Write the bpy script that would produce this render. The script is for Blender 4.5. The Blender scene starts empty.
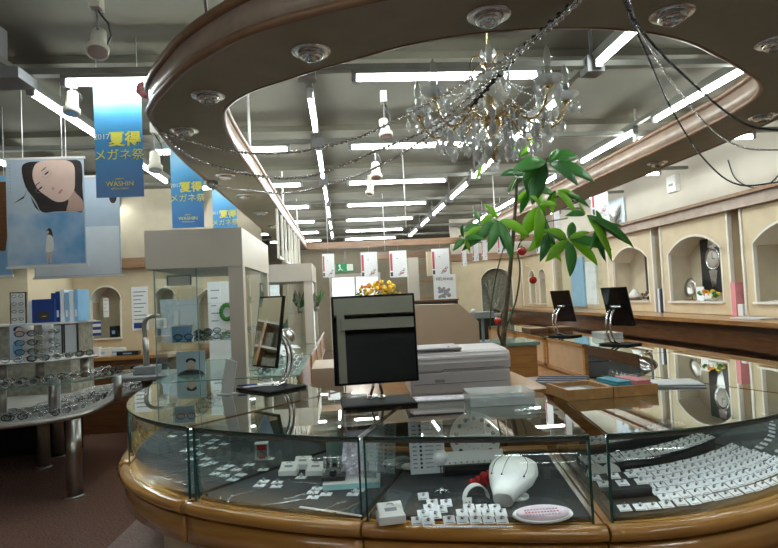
import bpy, bmesh, math, random
from mathutils import Vector, Matrix
random.seed(7)
R = math.radians
S = bpy.context.scene
COL = S.collection
PI = math.pi

# ------------------------------------------------------------------ camera
F = 580.0; CZ = 1.5
Yc = Vector((-47, -24, -F)).normalized()
up = Vector((-.045, 1, 0))
Zc = (up - Yc * up.dot(Yc)).normalized()
Xc = Yc.cross(Zc)
M3 = Matrix((Xc, Yc, Zc))            # rows: cam coords of world axes -> cam to world
cam_d = bpy.data.cameras.new('camera')
cam_d.sensor_width = 36; cam_d.lens = F / 778 * 36
cam_d.clip_start = .02; cam_d.clip_end = 80
cam = bpy.data.objects.new('camera', cam_d); COL.objects.link(cam)
cam.matrix_world = Matrix.Translation((0, 0, CZ)) @ M3.to_4x4()
S.camera = cam

def ray(px, py):
    return M3 @ Vector(((px - 389) / F, (274 - py) / F, -1))
def zat(px, py, h):
    r = ray(px, py); return Vector((0, 0, CZ)) + r * ((h - CZ) / r.z)
def yat(px, py, d):
    r = ray(px, py); return Vector((0, 0, CZ)) + r * (d / r.y)
def xat(px, py, d):
    r = ray(px, py); return Vector((0, 0, CZ)) + r * (d / r.x)

# ------------------------------------------------------------------ materials
MAT = {}
def nodes(name):
    m = bpy.data.materials.new(name); m.use_nodes = True
    nt = m.node_tree; nt.nodes.clear()
    out = nt.nodes.new('ShaderNodeOutputMaterial')
    MAT[name] = m
    return m, nt, out
def pbr(name, col, rough=.5, metal=0, var=.08, scale=8, bump=0, col2=None, stretch=(1, 1, 1), spec=.5, coat=0, detail=4, lo=.3, hi=.7):
    m, nt, out = nodes(name)
    b = nt.nodes.new('ShaderNodeBsdfPrincipled')
    b.inputs['Roughness'].default_value = rough
    b.inputs['Metallic'].default_value = metal
    b.inputs['Specular IOR Level'].default_value = spec
    b.inputs['Coat Weight'].default_value = coat
    b.inputs['Coat Roughness'].default_value = .08
    tc = nt.nodes.new('ShaderNodeTexCoord'); mp = nt.nodes.new('ShaderNodeMapping')
    mp.inputs['Scale'].default_value = stretch
    nz = nt.nodes.new('ShaderNodeTexNoise'); nz.inputs['Scale'].default_value = scale; nz.inputs['Detail'].default_value = detail
    rp = nt.nodes.new('ShaderNodeValToRGB')
    c2 = col2 or tuple(max(0, c * (1 - var)) for c in col)
    c1 = col if col2 else tuple(min(1, c * (1 + var)) for c in col)
    rp.color_ramp.elements[0].color = (*c2, 1); rp.color_ramp.elements[1].color = (*c1, 1)
    rp.color_ramp.elements[0].position = lo; rp.color_ramp.elements[1].position = hi
    L = nt.links.new
    L(tc.outputs['Object'], mp.inputs['Vector']); L(mp.outputs[0], nz.inputs['Vector'])
    L(nz.outputs['Fac'], rp.inputs[0]); L(rp.outputs[0], b.inputs['Base Color'])
    if bump:
        bp = nt.nodes.new('ShaderNodeBump'); bp.inputs['Strength'].default_value = bump; bp.inputs['Distance'].default_value = .01
        L(nz.outputs['Fac'], bp.inputs['Height']); L(bp.outputs[0], b.inputs['Normal'])
    L(b.outputs[0], out.inputs[0])
    return m
def emis(name, col, s):
    m, nt, out = nodes(name)
    e = nt.nodes.new('ShaderNodeEmission'); e.inputs[0].default_value = (*col, 1); e.inputs[1].default_value = s
    nt.links.new(e.outputs[0], out.inputs[0]); return m
def pane(name, tint, refl=1.0, base=.04):
    """thin clear glass: what comes through, plus fresnel reflection"""
    m, nt, out = nodes(name)
    t = nt.nodes.new('ShaderNodeBsdfTransparent'); t.inputs[0].default_value = (*tint, 1)
    g = nt.nodes.new('ShaderNodeBsdfGlossy'); g.inputs['Roughness'].default_value = .01
    g.inputs[0].default_value = (.9, .96, .94, 1)
    f = nt.nodes.new('ShaderNodeFresnel'); f.inputs[0].default_value = 1.5
    mu = nt.nodes.new('ShaderNodeMath'); mu.operation = 'MULTIPLY'; mu.inputs[1].default_value = refl; mu.use_clamp = True
    mx = nt.nodes.new('ShaderNodeMixShader'); L = nt.links.new
    ge = nt.nodes.new('ShaderNodeNewGeometry'); iv = nt.nodes.new('ShaderNodeMath'); iv.operation = 'SUBTRACT'; iv.inputs[0].default_value = 1; m2 = nt.nodes.new('ShaderNodeMath'); m2.operation = 'MULTIPLY'; m2.use_clamp = True
    L(ge.outputs['Backfacing'], iv.inputs[1]); L(f.outputs[0], mu.inputs[0]); L(mu.outputs[0], m2.inputs[0]); L(iv.outputs[0], m2.inputs[1]); L(m2.outputs[0], mx.inputs[0]); L(t.outputs[0], mx.inputs[1]); L(g.outputs[0], mx.inputs[2])
    L(mx.outputs[0], out.inputs[0]); return m
def leafy(name, col, tr=.35):
    m, nt, out = nodes(name)
    d = nt.nodes.new('ShaderNodeBsdfPrincipled'); d.inputs['Base Color'].default_value = (*col, 1); d.inputs['Roughness'].default_value = .38
    t = nt.nodes.new('ShaderNodeBsdfTranslucent'); t.inputs[0].default_value = (col[0] * 1.6, col[1] * 1.5, col[2] * .8, 1)
    mx = nt.nodes.new('ShaderNodeMixShader'); mx.inputs[0].default_value = tr; L = nt.links.new
    nz = nt.nodes.new('ShaderNodeTexNoise'); nz.inputs['Scale'].default_value = 9
    hs = nt.nodes.new('ShaderNodeMixRGB'); hs.inputs[1].default_value = (*[c * .75 for c in col], 1); hs.inputs[2].default_value = (*[min(1, c * 1.3) for c in col], 1)
    L(nz.outputs['Fac'], hs.inputs[0]); L(hs.outputs[0], d.inputs['Base Color'])
    L(d.outputs[0], mx.inputs[1]); L(t.outputs[0], mx.inputs[2]); L(mx.outputs[0], out.inputs[0]); return m

pbr('ceiling', (.105, .098, .072), .85, var=.14, scale=1.2)
pbr('duct', (.20, .205, .18), .5, var=.1)
pbr('soffit', (.42, .41, .32), .7, var=.05)
pbr('fascia', (.38, .285, .225), .35, var=.15, scale=10)
pbr('wood', (.50, .24, .07), .28, col2=(.32, .14, .04), scale=5, stretch=(1, 1, 9), coat=.5, spec=.5)
pbr('wood_rim', (.56, .27, .06), .2, col2=(.42, .19, .04), scale=4, stretch=(1, 1, 8), coat=.8)
pbr('wood_dark', (.20, .085, .035), .3, col2=(.12, .05, .02), scale=6, stretch=(1, 1, 8), coat=.3)
pbr('wood_beam', (.33, .19, .11), .35, col2=(.22, .12, .065), scale=3, stretch=(1, 6, 8))
pbr('wood_tray', (.62, .34, .12), .35, col2=(.42, .20, .06), scale=9, stretch=(2, 12, 2))
pbr('cream', (.66, .55, .37), .6, var=.06, scale=5)
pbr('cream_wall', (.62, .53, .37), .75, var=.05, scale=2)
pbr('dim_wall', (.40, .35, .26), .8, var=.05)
pbr('upper_wall', (.60, .56, .48), .8, var=.04, scale=2)
pbr('cream_trim', (.80, .77, .70), .45, var=.02)
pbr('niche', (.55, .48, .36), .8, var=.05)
pbr('greige', (.56, .50, .42), .45, var=.02)
pbr('panel_in', (.50, .34, .20), .45, var=.08)
pbr('tan_box', (.47, .37, .27), .55, var=.03)
pbr('white', (.80, .80, .78), .4, var=.02)
pbr('card', (.82, .84, .85), .5, var=.02)
pbr('paper', (.80, .82, .84), .6, var=.02)
pbr('offwhite', (.76, .74, .68), .5, var=.02)
pbr('velvet', (.86, .86, .82), .75, var=.03)
pbr('printer', (.66, .62, .63), .4, var=.02)
pbr('printer_dark', (.36, .34, .36), .4, var=.02)
pbr('seam', (.12, .12, .13), .5)
pbr('black', (.012, .013, .014), .35)
pbr('black_matte', (.010, .011, .012), .75, spec=.2)
pbr('black_gloss', (.008, .009, .01), .08)
pbr('felt', (.028, .034, .038), .9, var=.25, scale=60)
pbr('felt_black', (.010, .011, .012), .85, var=.2, scale=60)
pbr('grey', (.25, .26, .27), .5)
pbr('dark_glass', (.012, .02, .022), .03, spec=1.0)
pbr('chrome', (.78, .79, .80), .12, metal=1, var=.03)
pbr('steel', (.42, .40, .37), .28, metal=1, var=.1, scale=3)
pbr('silver', (.72, .73, .75), .2, metal=1)
pbr('gold', (.75, .55, .24), .2, metal=1)
pbr('mirror', (.72, .76, .74), .01, metal=1, var=0)
pbr('dark_mirror', (.42, .48, .46), .01, metal=1, var=0)
pbr('beige_metal', (.80, .77, .66), .45)
pbr('table_grey', (.60, .59, .56), .25, var=.06, coat=.4)
pbr('garland', (.10, .11, .12), .18, metal=1)
pbr('garland_silver', (.75, .76, .78), .15, metal=1)
pbr('bark', (.11, .085, .05), .8, var=.4, scale=30, bump=.5)
pbr('stem_green', (.06, .10, .04), .6, var=.2)
pbr('red', (.45, .015, .01), .2, coat=.5)
pbr('red_cloth', (.5, .02, .02), .7)
pbr('pink', (.75, .30, .33), .7)
pbr('cyan', (.08, .38, .50), .6)
pbr('blue', (.02, .055, .25), .4)
pbr('lightblue', (.25, .5, .75), .5)
pbr('teal', (.35, .62, .62), .5)
pbr('yellow', (.75, .50, .05), .6)
pbr('orange', (.7, .25, .05), .6)
pbr('text_yellow', (.90, .85, .12), .6, var=0)
pbr('text_white', (.85, .88, .80), .6, var=0)
pbr('ink', (.05, .05, .06), .6, var=0)
pbr('ink_grey', (.3, .3, .33), .6, var=0)
pbr('ink_red', (.5, .08, .10), .6, var=0)
pbr('skin', (.72, .52, .44), .6, var=.04)
pbr('skin_d', (.55, .36, .30), .6, var=.04)
pbr('lips', (.55, .20, .20), .5, var=.02)
pbr('hair', (.03, .022, .022), .5, var=.3)
pbr('sky_blue', (.55, .68, .80), .4, col2=(.10, .32, .62), scale=2.6, detail=8, lo=.38, hi=.66)
pbr('poster_pale', (.52, .62, .72), .4, var=.05)
pbr('banner_white', (.82, .86, .9), .5, var=.03)
pbr('oval_pink', (.80, .66, .72), .5, col2=(.70, .5, .58), scale=30)
pbr('flyer', (.78, .80, .82), .5, col2=(.72, .66, .7), scale=12, lo=.25, hi=.45)
pbr('floor', (.33, .20, .165), .18, col2=(.18, .10, .08), scale=80, lo=.35, hi=.65, spec=.5, detail=2)
pbr('floor_pink', (.50, .38, .36), .2, col2=(.36, .26, .25), scale=80, lo=.35, hi=.65, detail=2)
pbr('sage', (.22, .33, .29), .5)
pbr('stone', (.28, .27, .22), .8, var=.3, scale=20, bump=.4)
pbr('green_sign', (.02, .30, .12), .5)
pbr('fabric_stripe', (.06, .07, .10), .8, var=.3, scale=40)
pbr('foil', (.74, .70, .80), .25, metal=.35, var=.25, scale=25, bump=.9)
emis('tube', (.93, 1.0, .97), 15.5)
emis('fill_led', (.86, .96, 1.0), 15)  # glow of the strips added to brighten the case interiors
emis('lit_window', (.95, 1.0, 1.0), .35)
pane('glass', (.965, .985, .978), 1.2)
pane('lens', (.86, .9, .92), 2.5)
pane('glass_top', (.97, .99, .982), 1.9)
pane('glass_clear', (.96, .98, .975), .8)
def frosted():
    m = pane('acrylic', (.95, .97, .97), 2.0); nt = m.node_tree; out = [n for n in nt.nodes if n.type == 'OUTPUT_MATERIAL'][0]; src = out.inputs[0].links[0].from_socket
    df = nt.nodes.new('ShaderNodeBsdfDiffuse'); df.inputs[0].default_value = (.85, .9, .9, 1); mx = nt.nodes.new('ShaderNodeMixShader'); mx.inputs[0].default_value = .3
    nt.links.new(src, mx.inputs[1]); nt.links.new(df.outputs[0], mx.inputs[2]); nt.links.new(mx.outputs[0], out.inputs[0])
frosted()
pbr('glass_edge', (.012, .06, .048), .1, spec=1)
pbr('glass_edge_light', (.20, .33, .30), .1, spec=1)
leafy('leaf', (.07, .25, .055), .4); leafy('leaf_light', (.24, .46, .05), .55); leafy('leaf_dark', (.04, .16, .045), .3)
def banner_mat():
    m, nt, out = nodes('banner_blue'); L = nt.links.new
    b = nt.nodes.new('ShaderNodeBsdfPrincipled'); b.inputs['Roughness'].default_value = .35
    tc = nt.nodes.new('ShaderNodeTexCoord'); sp = nt.nodes.new('ShaderNodeSeparateXYZ')
    mr = nt.nodes.new('ShaderNodeMapRange'); mr.inputs[1].default_value = -.68; mr.inputs[2].default_value = -.02
    nz = nt.nodes.new('ShaderNodeTexNoise'); nz.inputs['Scale'].default_value = 3
    ad = nt.nodes.new('ShaderNodeMath'); ad.operation = 'MULTIPLY_ADD'; ad.inputs[1].default_value = .25; 
    rp = nt.nodes.new('ShaderNodeValToRGB'); e = rp.color_ramp.elements
    e[0].position = .12; e[0].color = (.035, .19, .52, 1); e[1].position = 1.15 if False else 1.0; e[1].color = (.30, .60, .85, 1)
    x = rp.color_ramp.elements.new(.6); x.color = (.05, .32, .68, 1)
    x = rp.color_ramp.elements.new(.82); x.color = (.10, .42, .76, 1)
    L(tc.outputs['Object'], sp.inputs[0]); L(sp.outputs['Z'], mr.inputs[0]); L(tc.outputs['Object'], nz.inputs['Vector'])
    L(nz.outputs['Fac'], ad.inputs[0]); L(mr.outputs[0], ad.inputs[2]); 
    L(ad.outputs[0], rp.inputs[0]); L(rp.outputs[0], b.inputs['Base Color']); L(b.outputs[0], out.inputs[0])
banner_mat()
def crystal_mat():
    m, nt, out = nodes('crystal'); L = nt.links.new
    g = nt.nodes.new('ShaderNodeBsdfGlass'); g.inputs['IOR'].default_value = 1.55; g.inputs['Roughness'].default_value = .0
    g.inputs[0].default_value = (.97, 1, 1, 1)
    d = nt.nodes.new('ShaderNodeBsdfTranslucent'); d.inputs[0].default_value = (1, 1, 1, 1)
    s = nt.nodes.new('ShaderNodeBsdfGlossy'); s.inputs['Roughness'].default_value = .08
    m1 = nt.nodes.new('ShaderNodeMixShader'); m1.inputs[0].default_value = .45
    m2 = nt.nodes.new('ShaderNodeMixShader'); m2.inputs[0].default_value = .48
    L(d.outputs[0], m1.inputs[1]); L(s.outputs[0], m1.inputs[2])
    L(g.outputs[0], m2.inputs[1]); L(m1.outputs[0], m2.inputs[2]); L(m2.outputs[0], out.inputs[0])
crystal_mat()

# ------------------------------------------------------------------ mesh builder
class MB:
    def __init__(s): s.bm = bmesh.new(); s.mats = []
    def mi(s, m):
        if m not in s.mats: s.mats.append(m)
        return s.mats.index(m)
    def face(s, pts, m):
        vs = [s.bm.verts.new(p) for p in pts]
        f = s.bm.faces.new(vs); f.material_index = s.mi(m); return f
    def hull8(s, v, m):
        i = s.mi(m); V = [s.bm.verts.new(p) for p in v]
        for q in ((0, 3, 2, 1), (4, 5, 6, 7), (0, 1, 5, 4), (1, 2, 6, 5), (2, 3, 7, 6), (3, 0, 4, 7)):
            f = s.bm.faces.new([V[k] for k in q]); f.material_index = i
    def box(s, a, b, m, T=None):
        x0, y0, z0 = a; x1, y1, z1 = b
        if x0 > x1: x0, x1 = x1, x0
        if y0 > y1: y0, y1 = y1, y0
        if z0 > z1: z0, z1 = z1, z0
        v = [Vector(p) for p in ((x0, y0, z0), (x1, y0, z0), (x1, y1, z0), (x0, y1, z0), (x0, y0, z1), (x1, y0, z1), (x1, y1, z1), (x0, y1, z1))]
        if T: v = [T @ p for p in v]
        s.hull8(v, m); return s
    def bbox(s, a, b, m, r=.004, T=None):
        """box with bevelled edges"""
        t = MB(); t.box(a, b, m)
        bmesh.ops.bevel(t.bm, geom=t.bm.edges[:], offset=r, segments=2, affect='EDGES', profile=.6)
        s.merge(t, m, T); return s
    def merge(s, t, m, T=None):
        i = s.mi(m); mp = {}
        for v in t.bm.verts: mp[v] = s.bm.verts.new(T @ v.co if T else v.co)
        for f in t.bm.faces:
            g = s.bm.faces.new([mp[v] for v in f.verts]); g.material_index = i; g.smooth = f.smooth
        t.bm.free()
    def prism(s, poly, z0, z1, m, mside=None):
        n = len(poly); A = [s.bm.verts.new((p[0], p[1], z0)) for p in poly]; B = [s.bm.verts.new((p[0], p[1], z1)) for p in poly]
        i = s.mi(m); j = s.mi(mside or m)
        f = s.bm.faces.new(A[::-1]); f.material_index = i
        f = s.bm.faces.new(B); f.material_index = i
        for k in range(n):
            f = s.bm.faces.new((A[k], A[(k + 1) % n], B[(k + 1) % n], B[k])); f.material_index = j
        return s
    def strip(s, pa, pb, z0, z1, m, medge=None):
        """solid wall between two plan polylines pa and pb"""
        n = len(pa); i = s.mi(m); j = s.mi(medge or m); V = []
        for a, b in zip(pa, pb):
            V.append([s.bm.verts.new((a[0], a[1], z0)), s.bm.verts.new((b[0], b[1], z0)), s.bm.verts.new((b[0], b[1], z1)), s.bm.verts.new((a[0], a[1], z1))])
        for k in range(n - 1):
            p, q = V[k], V[k + 1]
            for e in range(4):
                f = s.bm.faces.new((p[e], p[(e + 1) % 4], q[(e + 1) % 4], q[e])); f.material_index = j if (e in (0, 2) and medge) else i
                f.smooth = e in (1, 3)
        for p in (V[0], V[-1]):
            f = s.bm.faces.new(p); f.material_index = j
        return s
    def cyl(s, p0, p1, r, m, r1=None, n=12, cap=True, smooth=True):
        p0 = Vector(p0); p1 = Vector(p1); d = (p1 - p0)
        if d.length < 1e-7: return s
        q = d.to_track_quat('Z', 'Y'); i = s.mi(m); r1 = r if r1 is None else r1; A = []; B = []
        for k in range(n):
            a = 2 * PI * k / n; c = Vector((math.cos(a), math.sin(a), 0))
            A.append(s.bm.verts.new(p0 + q @ (c * r))); B.append(s.bm.verts.new(p1 + q @ (c * r1)))
        for k in range(n):
            f = s.bm.faces.new((A[k], A[(k + 1) % n], B[(k + 1) % n], B[k])); f.material_index = i; f.smooth = smooth
        if cap:
            f = s.bm.faces.new(A[::-1]); f.material_index = i; f = s.bm.faces.new(B); f.material_index = i
        return s
    def tube(s, pts, r, m, n=8, closed=False, radii=None):
        pts = [Vector(p) for p in pts]; i = s.mi(m); rings = []; N = len(pts); prev = None
        for k, p in enumerate(pts):
            if closed: t = pts[(k + 1) % N] - pts[k - 1]
            else: t = pts[min(k + 1, N - 1)] - pts[max(k - 1, 0)]
            t.normalize()
            if prev is None:
                u = t.orthogonal().normalized()
            else:
                u = (prev - t * prev.dot(t)); u = u.normalized() if u.length > 1e-6 else t.orthogonal().normalized()
            prev = u; w = t.cross(u); rr = radii[k] if radii else r
            rings.append([s.bm.verts.new(p + (u * math.cos(2 * PI * a / n) + w * math.sin(2 * PI * a / n)) * rr) for a in range(n)])
        rng = range(N) if closed else range(N - 1)
        for k in rng:
            A, B = rings[k], rings[(k + 1) % N]
            for a in range(n):
                f = s.bm.faces.new((A[a], A[(a + 1) % n], B[(a + 1) % n], B[a])); f.material_index = i; f.smooth = True
        if not closed:
            f = s.bm.faces.new(rings[0][::-1]); f.material_index = i; f = s.bm.faces.new(rings[-1]); f.material_index = i
        return s
    def lathe(s, prof, c, m, n=20, smooth=True, T=None):
        """prof: list of (r, z)"""
        i = s.mi(m); rings = []; c = Vector(c)
        for r, z in prof:
            ring = []
            for k in range(n):
                a = 2 * PI * k / n; p = Vector((r * math.cos(a), r * math.sin(a), z))
                if T: p = T @ p
                ring.append(s.bm.verts.new(c + p))
            rings.append(ring)
        for A, B in zip(rings, rings[1:]):
            for k in range(n):
                f = s.bm.faces.new((A[k], A[(k + 1) % n], B[(k + 1) % n], B[k])); f.material_index = i; f.smooth = smooth
        if prof[0][0] > 1e-5: f = s.bm.faces.new(rings[0][::-1]); f.material_index = i
        if prof[-1][0] > 1e-5: f = s.bm.faces.new(rings[-1]); f.material_index = i
        return s
    def ball(s, c, r, m, n=12, h=8, sc=(1, 1, 1)):
        prof = [(max(1e-6, r * math.sin(PI * k / h)), -r * math.cos(PI * k / h)) for k in range(h + 1)]
        T = Matrix.Diagonal((*sc, 1))
        return s.lathe(prof, c, m, n, True, T)
    def build(s, name, parent=None, loc=None, rot=None, clean=True):
        bmesh.ops.remove_doubles(s.bm, verts=s.bm.verts, dist=1e-6)
        bmesh.ops.dissolve_degenerate(s.bm, edges=s.bm.edges, dist=1e-7)
        bmesh.ops.recalc_face_normals(s.bm, faces=s.bm.faces)
        me = bpy.data.meshes.new(name); s.bm.to_mesh(me); s.bm.free()
        for m in s.mats: me.materials.append(MAT[m])
        o = bpy.data.objects.new(name, me); COL.objects.link(o)
        if parent: o.parent = parent
        if loc is not None: o.location = loc
        if rot is not None: o.rotation_euler = rot
        return o

def tag(o, label, cat, group=None, kind=None):
    if label: o['label'] = label
    if cat: o['category'] = cat
    if group: o['group'] = group
    if kind: o['kind'] = kind
    return o
def thing(name, label, cat, loc=(0, 0, 0), rotz=0, group=None):
    o = bpy.data.objects.new(name, None); COL.objects.link(o); o.empty_display_size = .05
    o.location = loc; o.rotation_euler = (0, 0, rotz) if not isinstance(rotz, tuple) else rotz
    return tag(o, label, cat, group)
def struct(mb, name):
    o = mb.build(name); o['kind'] = 'structure'; return o
def dup(root, loc, rot=0, label=None, group=None, scale=None):
    def cp(o, par):
        c = o.copy(); COL.objects.link(c); c.parent = par
        for ch in list(o.children): cp(ch, c)
        return c
    kids = list(root.children)
    r = root.copy(); COL.objects.link(r)
    for ch in kids: cp(ch, r)
    r.location = loc; r.rotation_euler = (0, 0, rot) if not isinstance(rot, tuple) else rot
    if scale: r.scale = (scale,) * 3 if not isinstance(scale, tuple) else scale
    if label: r['label'] = label
    if group: r['group'] = group
    return r
def text(body, size, loc, mat, parent, name='lettering', rot=(PI / 2, 0, 0), align='CENTER', ext=.0006, shear=0, sx=1, bold=0):
    cu = bpy.data.curves.new('t', 'FONT'); cu.body = body; cu.size = size; cu.align_x = align; cu.align_y = 'CENTER'
    cu.extrude = ext; cu.offset = bold * size; cu.shear = shear; cu.resolution_u = 3
    t = bpy.data.objects.new('t', cu); COL.objects.link(t)
    dg = bpy.context.evaluated_depsgraph_get(); dg.update()
    me = bpy.data.meshes.new_from_object(t.evaluated_get(dg)); me.name = name
    bpy.data.objects.remove(t); me.materials.clear(); me.materials.append(MAT[mat])
    o = bpy.data.objects.new(name, me); COL.objects.link(o); o.parent = parent; o.location = loc; o.rotation_euler = rot
    o.scale = (sx, 1, 1)
    return o
def cr(pts, n=6):
    """Catmull-Rom through points"""
    P = [Vector(p) for p in pts]; P = [P[0] * 2 - P[1]] + P + [P[-1] * 2 - P[-2]]; out = []
    for i in range(1, len(P) - 2):
        for k in range(n):
            t = k / n; a, b, c, d = P[i - 1], P[i], P[i + 1], P[i + 2]
            out.append(.5 * ((2 * b) + (c - a) * t + (2 * a - 5 * b + 4 * c - d) * t * t + (3 * b - a - 3 * c + d) * t ** 3))
    out.append(P[-2]); return out
def ordn(k): return ['first', 'second', 'third', 'fourth', 'fifth', 'sixth', 'seventh', 'eighth', 'ninth', 'tenth', 'eleventh', 'twelfth'][k]
EXPO = 1.92

# ================================================================== ROOM SHELL
XL, XR, YB, YF, CH = -5.2, 4.45, -3.2, 17.0, 3.15
m = MB()
m.box((XL, YB, -.1), (XR, YF, 0), 'floor'); struct(m, 'floor')
m = MB()
q_ = [zat(106, 549, .002), zat(133, 523, .002), zat(157, 500, .002), zat(185, 560, .002)]; m.prism([(p.x, p.y) for p in q_] + [(.0, 1.2), (-1.6, 1.2)], .0005, .003, 'floor_pink'); o = struct(m, 'trim_1')
m = MB(); m.box((XL, YB, CH), (XR, YF, CH + .1), 'ceiling'); struct(m, 'ceiling')
m = MB(); m.box((XR, YB, 0), (XR + .1, YF, CH), 'upper_wall'); struct(m, 'wall_right')
m = MB(); m.box((XL - .1, YB, 0), (XL, YF, CH), 'cream_wall'); struct(m, 'wall_left')
m = MB(); m.box((XL - .1, YB - .1, 0), (XR + .1, YB, CH), 'grey'); struct(m, 'wall_front')
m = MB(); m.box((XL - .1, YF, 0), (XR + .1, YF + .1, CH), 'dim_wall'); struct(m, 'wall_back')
# shallow ceiling ribs crossing the shop
for k in range(8):
    m = MB(); y = 3.0 + 1.65 * k + .85; m.box((XL, y, CH - .05), (XR, y + .32, CH), 'ceiling'); struct(m, 'trim_%d' % (k + 2))

# arched panel in local coords: x along width, z up, face at y=0, recess behind (y>0)
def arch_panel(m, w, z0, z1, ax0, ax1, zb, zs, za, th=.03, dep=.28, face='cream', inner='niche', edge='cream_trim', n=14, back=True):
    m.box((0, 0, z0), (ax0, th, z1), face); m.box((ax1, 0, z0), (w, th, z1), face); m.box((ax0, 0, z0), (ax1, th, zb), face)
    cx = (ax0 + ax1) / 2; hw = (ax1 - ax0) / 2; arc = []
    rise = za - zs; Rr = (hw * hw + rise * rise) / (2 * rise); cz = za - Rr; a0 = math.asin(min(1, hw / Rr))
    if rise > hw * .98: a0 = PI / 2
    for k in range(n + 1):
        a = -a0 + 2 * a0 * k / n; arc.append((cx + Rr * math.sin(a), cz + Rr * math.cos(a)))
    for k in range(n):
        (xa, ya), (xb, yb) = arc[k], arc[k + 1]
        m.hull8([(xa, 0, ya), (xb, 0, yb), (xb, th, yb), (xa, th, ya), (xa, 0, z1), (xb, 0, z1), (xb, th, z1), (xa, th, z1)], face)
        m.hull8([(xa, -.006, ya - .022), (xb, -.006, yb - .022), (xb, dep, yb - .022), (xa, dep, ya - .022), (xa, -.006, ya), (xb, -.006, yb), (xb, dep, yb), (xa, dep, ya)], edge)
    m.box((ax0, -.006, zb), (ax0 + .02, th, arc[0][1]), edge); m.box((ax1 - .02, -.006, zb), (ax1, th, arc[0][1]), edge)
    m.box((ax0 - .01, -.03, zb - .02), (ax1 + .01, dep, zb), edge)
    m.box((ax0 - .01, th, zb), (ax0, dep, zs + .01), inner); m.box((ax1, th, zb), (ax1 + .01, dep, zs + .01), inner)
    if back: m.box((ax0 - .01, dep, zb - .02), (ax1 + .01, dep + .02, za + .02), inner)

# --- right wall cabinets: face plane at X=4.0, local x runs towards the viewer (-Y)
def cab_right(y_far, w, label, arches=None, z0=1.13, z1=2.2):
    t = thing('wall_cabinet', label, 'cabinet', (4.0, y_far, 0), -PI / 2, 'arched cabinets along the right wall')
    m = MB()
    for (a, b, zb, zs, za) in (arches or [(.13, w - .13, 1.27, 1.84, 2.03)]):
        pass
    if arches:
        xs = 0
        for i, (a, b, zb, zs, za) in enumerate(arches):
            e = w if i == len(arches) - 1 else (b + arches[i + 1][0]) / 2
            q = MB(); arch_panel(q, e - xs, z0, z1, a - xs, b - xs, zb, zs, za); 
            T = Matrix.Translation((xs, 0, 0)); 
            for mm in q.mats: m.mi(mm)
            mp = {v: m.bm.verts.new(T @ v.co) for v in q.bm.verts}
            for f in q.bm.faces:
                g = m.bm.faces.new([mp[v] for v in f.verts]); g.material_index = m.mats.index(q.mats[f.material_index])
            q.bm.free(); xs = e
    else:
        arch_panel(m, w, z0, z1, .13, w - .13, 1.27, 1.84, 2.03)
    m.build('arched_front', t)
    for s in (0, 1):
        x = w * s; m = MB(); m.box((x - .02 * s, .03, z0), (x + .02 * (1 - s), .33, z1), 'cream'); m.box((x - (.012, .016)[s], -.015, z0), (x + (.016, .012)[s], .03, z1), 'cream_trim'); m.build('side_frame', t)
    return t
cab_right(5.46, 1.27, 'cream arched wall cabinet at the right edge, nearest of the row')
cab_right(6.93, 1.27, 'cream arched wall cabinet with large watch poster and flower bowl')
cab_right(8.40, 1.27, 'cream arched wall cabinet behind the black tilting mirrors')
cab_right(12.55, 1.9, 'cream wall cabinet with two narrow arches beside the far corner', [(.42, .84, 1.2, 1.72, 1.9), (1.02, 1.46, 1.2, 1.72, 1.9)])
# brown back between cabinets, base ledge and cornice
m = MB(); m.box((4.34, 3.0, 0), (4.44, 12.6, 2.2), 'wood_dark'); struct(m, 'trim_20')
m = MB(); m.box((3.92, 3.0, 2.2), (4.44, 12.62, 2.33), 'fascia'); m.box((3.88, 3.0, 2.31), (4.44, 12.62, 2.345), 'wood_beam'); struct(m, 'trim_21')
t = thing('wall_counter', 'long wood-edged counter running under the arched wall cabinets', 'counter', (3.6, 8, 0))
m = MB(); m.box((-.1, -4.6, 1.085), (.8, 4.55, 1.125), 'wood'); m.build('worktop', t)
m = MB(); m.box((.05, -4.5, 0), (.78, 4.5, 1.085), 'wood_dark'); m.build('base_cabinet', t)
# far right corner: wall facing us with one big arch
m = MB(); T = None
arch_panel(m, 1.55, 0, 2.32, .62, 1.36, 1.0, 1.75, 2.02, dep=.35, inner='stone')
o = m.build('wall_back', None, (2.45, 12.65, 0)); o['kind'] = 'structure'
m = MB(); m.box((2.4, 12.55, 2.2), (4.44, 12.66, 2.34), 'wood_beam'); struct(m, 'trim_22')
m = MB(); m.box((2.45, 12.66, 2.34), (4.44, 12.72, CH), 'upper_wall'); struct(m, 'wall_upper')

# --- left alcove wall with arches (faces us) at Y=8
m = MB(); arch_panel(m, 1.0, 0, 2.05, .22, .62, 1.12, 1.62, 1.82, dep=.3, n=14); o = m.build('wall_left', None, (-3.55, 8, 0)); o['kind'] = 'structure'
m = MB(); arch_panel(m, .55, 0, 2.05, .05, .32, 1.12, 1.6, 1.77, dep=.3); o = m.build('wall_left', None, (-2.98 + .43, 8, 0)); o['kind'] = 'structure'
m = MB(); arch_panel(m, .9, 0, 2.05, .02, .62, 1.0, 1.55, 1.75, dep=.3); o = m.build('wall_left', None, (-2.0, 8, 0)); o['kind'] = 'structure'
m = MB(); m.box((-3.75, 6.9, 0), (-3.55, 8.3, 2.05), 'cream_wall'); m.box((-5.2, 6.9, 0), (-3.75, 7.0, 2.05), 'cream_wall'); struct(m, 'wall_left')
m = MB(); m.box((-3.62, 7.86, 2.03), (-1.1, 8.1, 2.16), 'wood_beam'); m.box((-3.72, 6.78, 2.03), (-3.5, 8.1, 2.16), 'wood_beam'); m.box((-5.2, 6.76, 2.03), (-3.5, 6.98, 2.16), 'wood_beam'); struct(m, 'trim_23')
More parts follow.
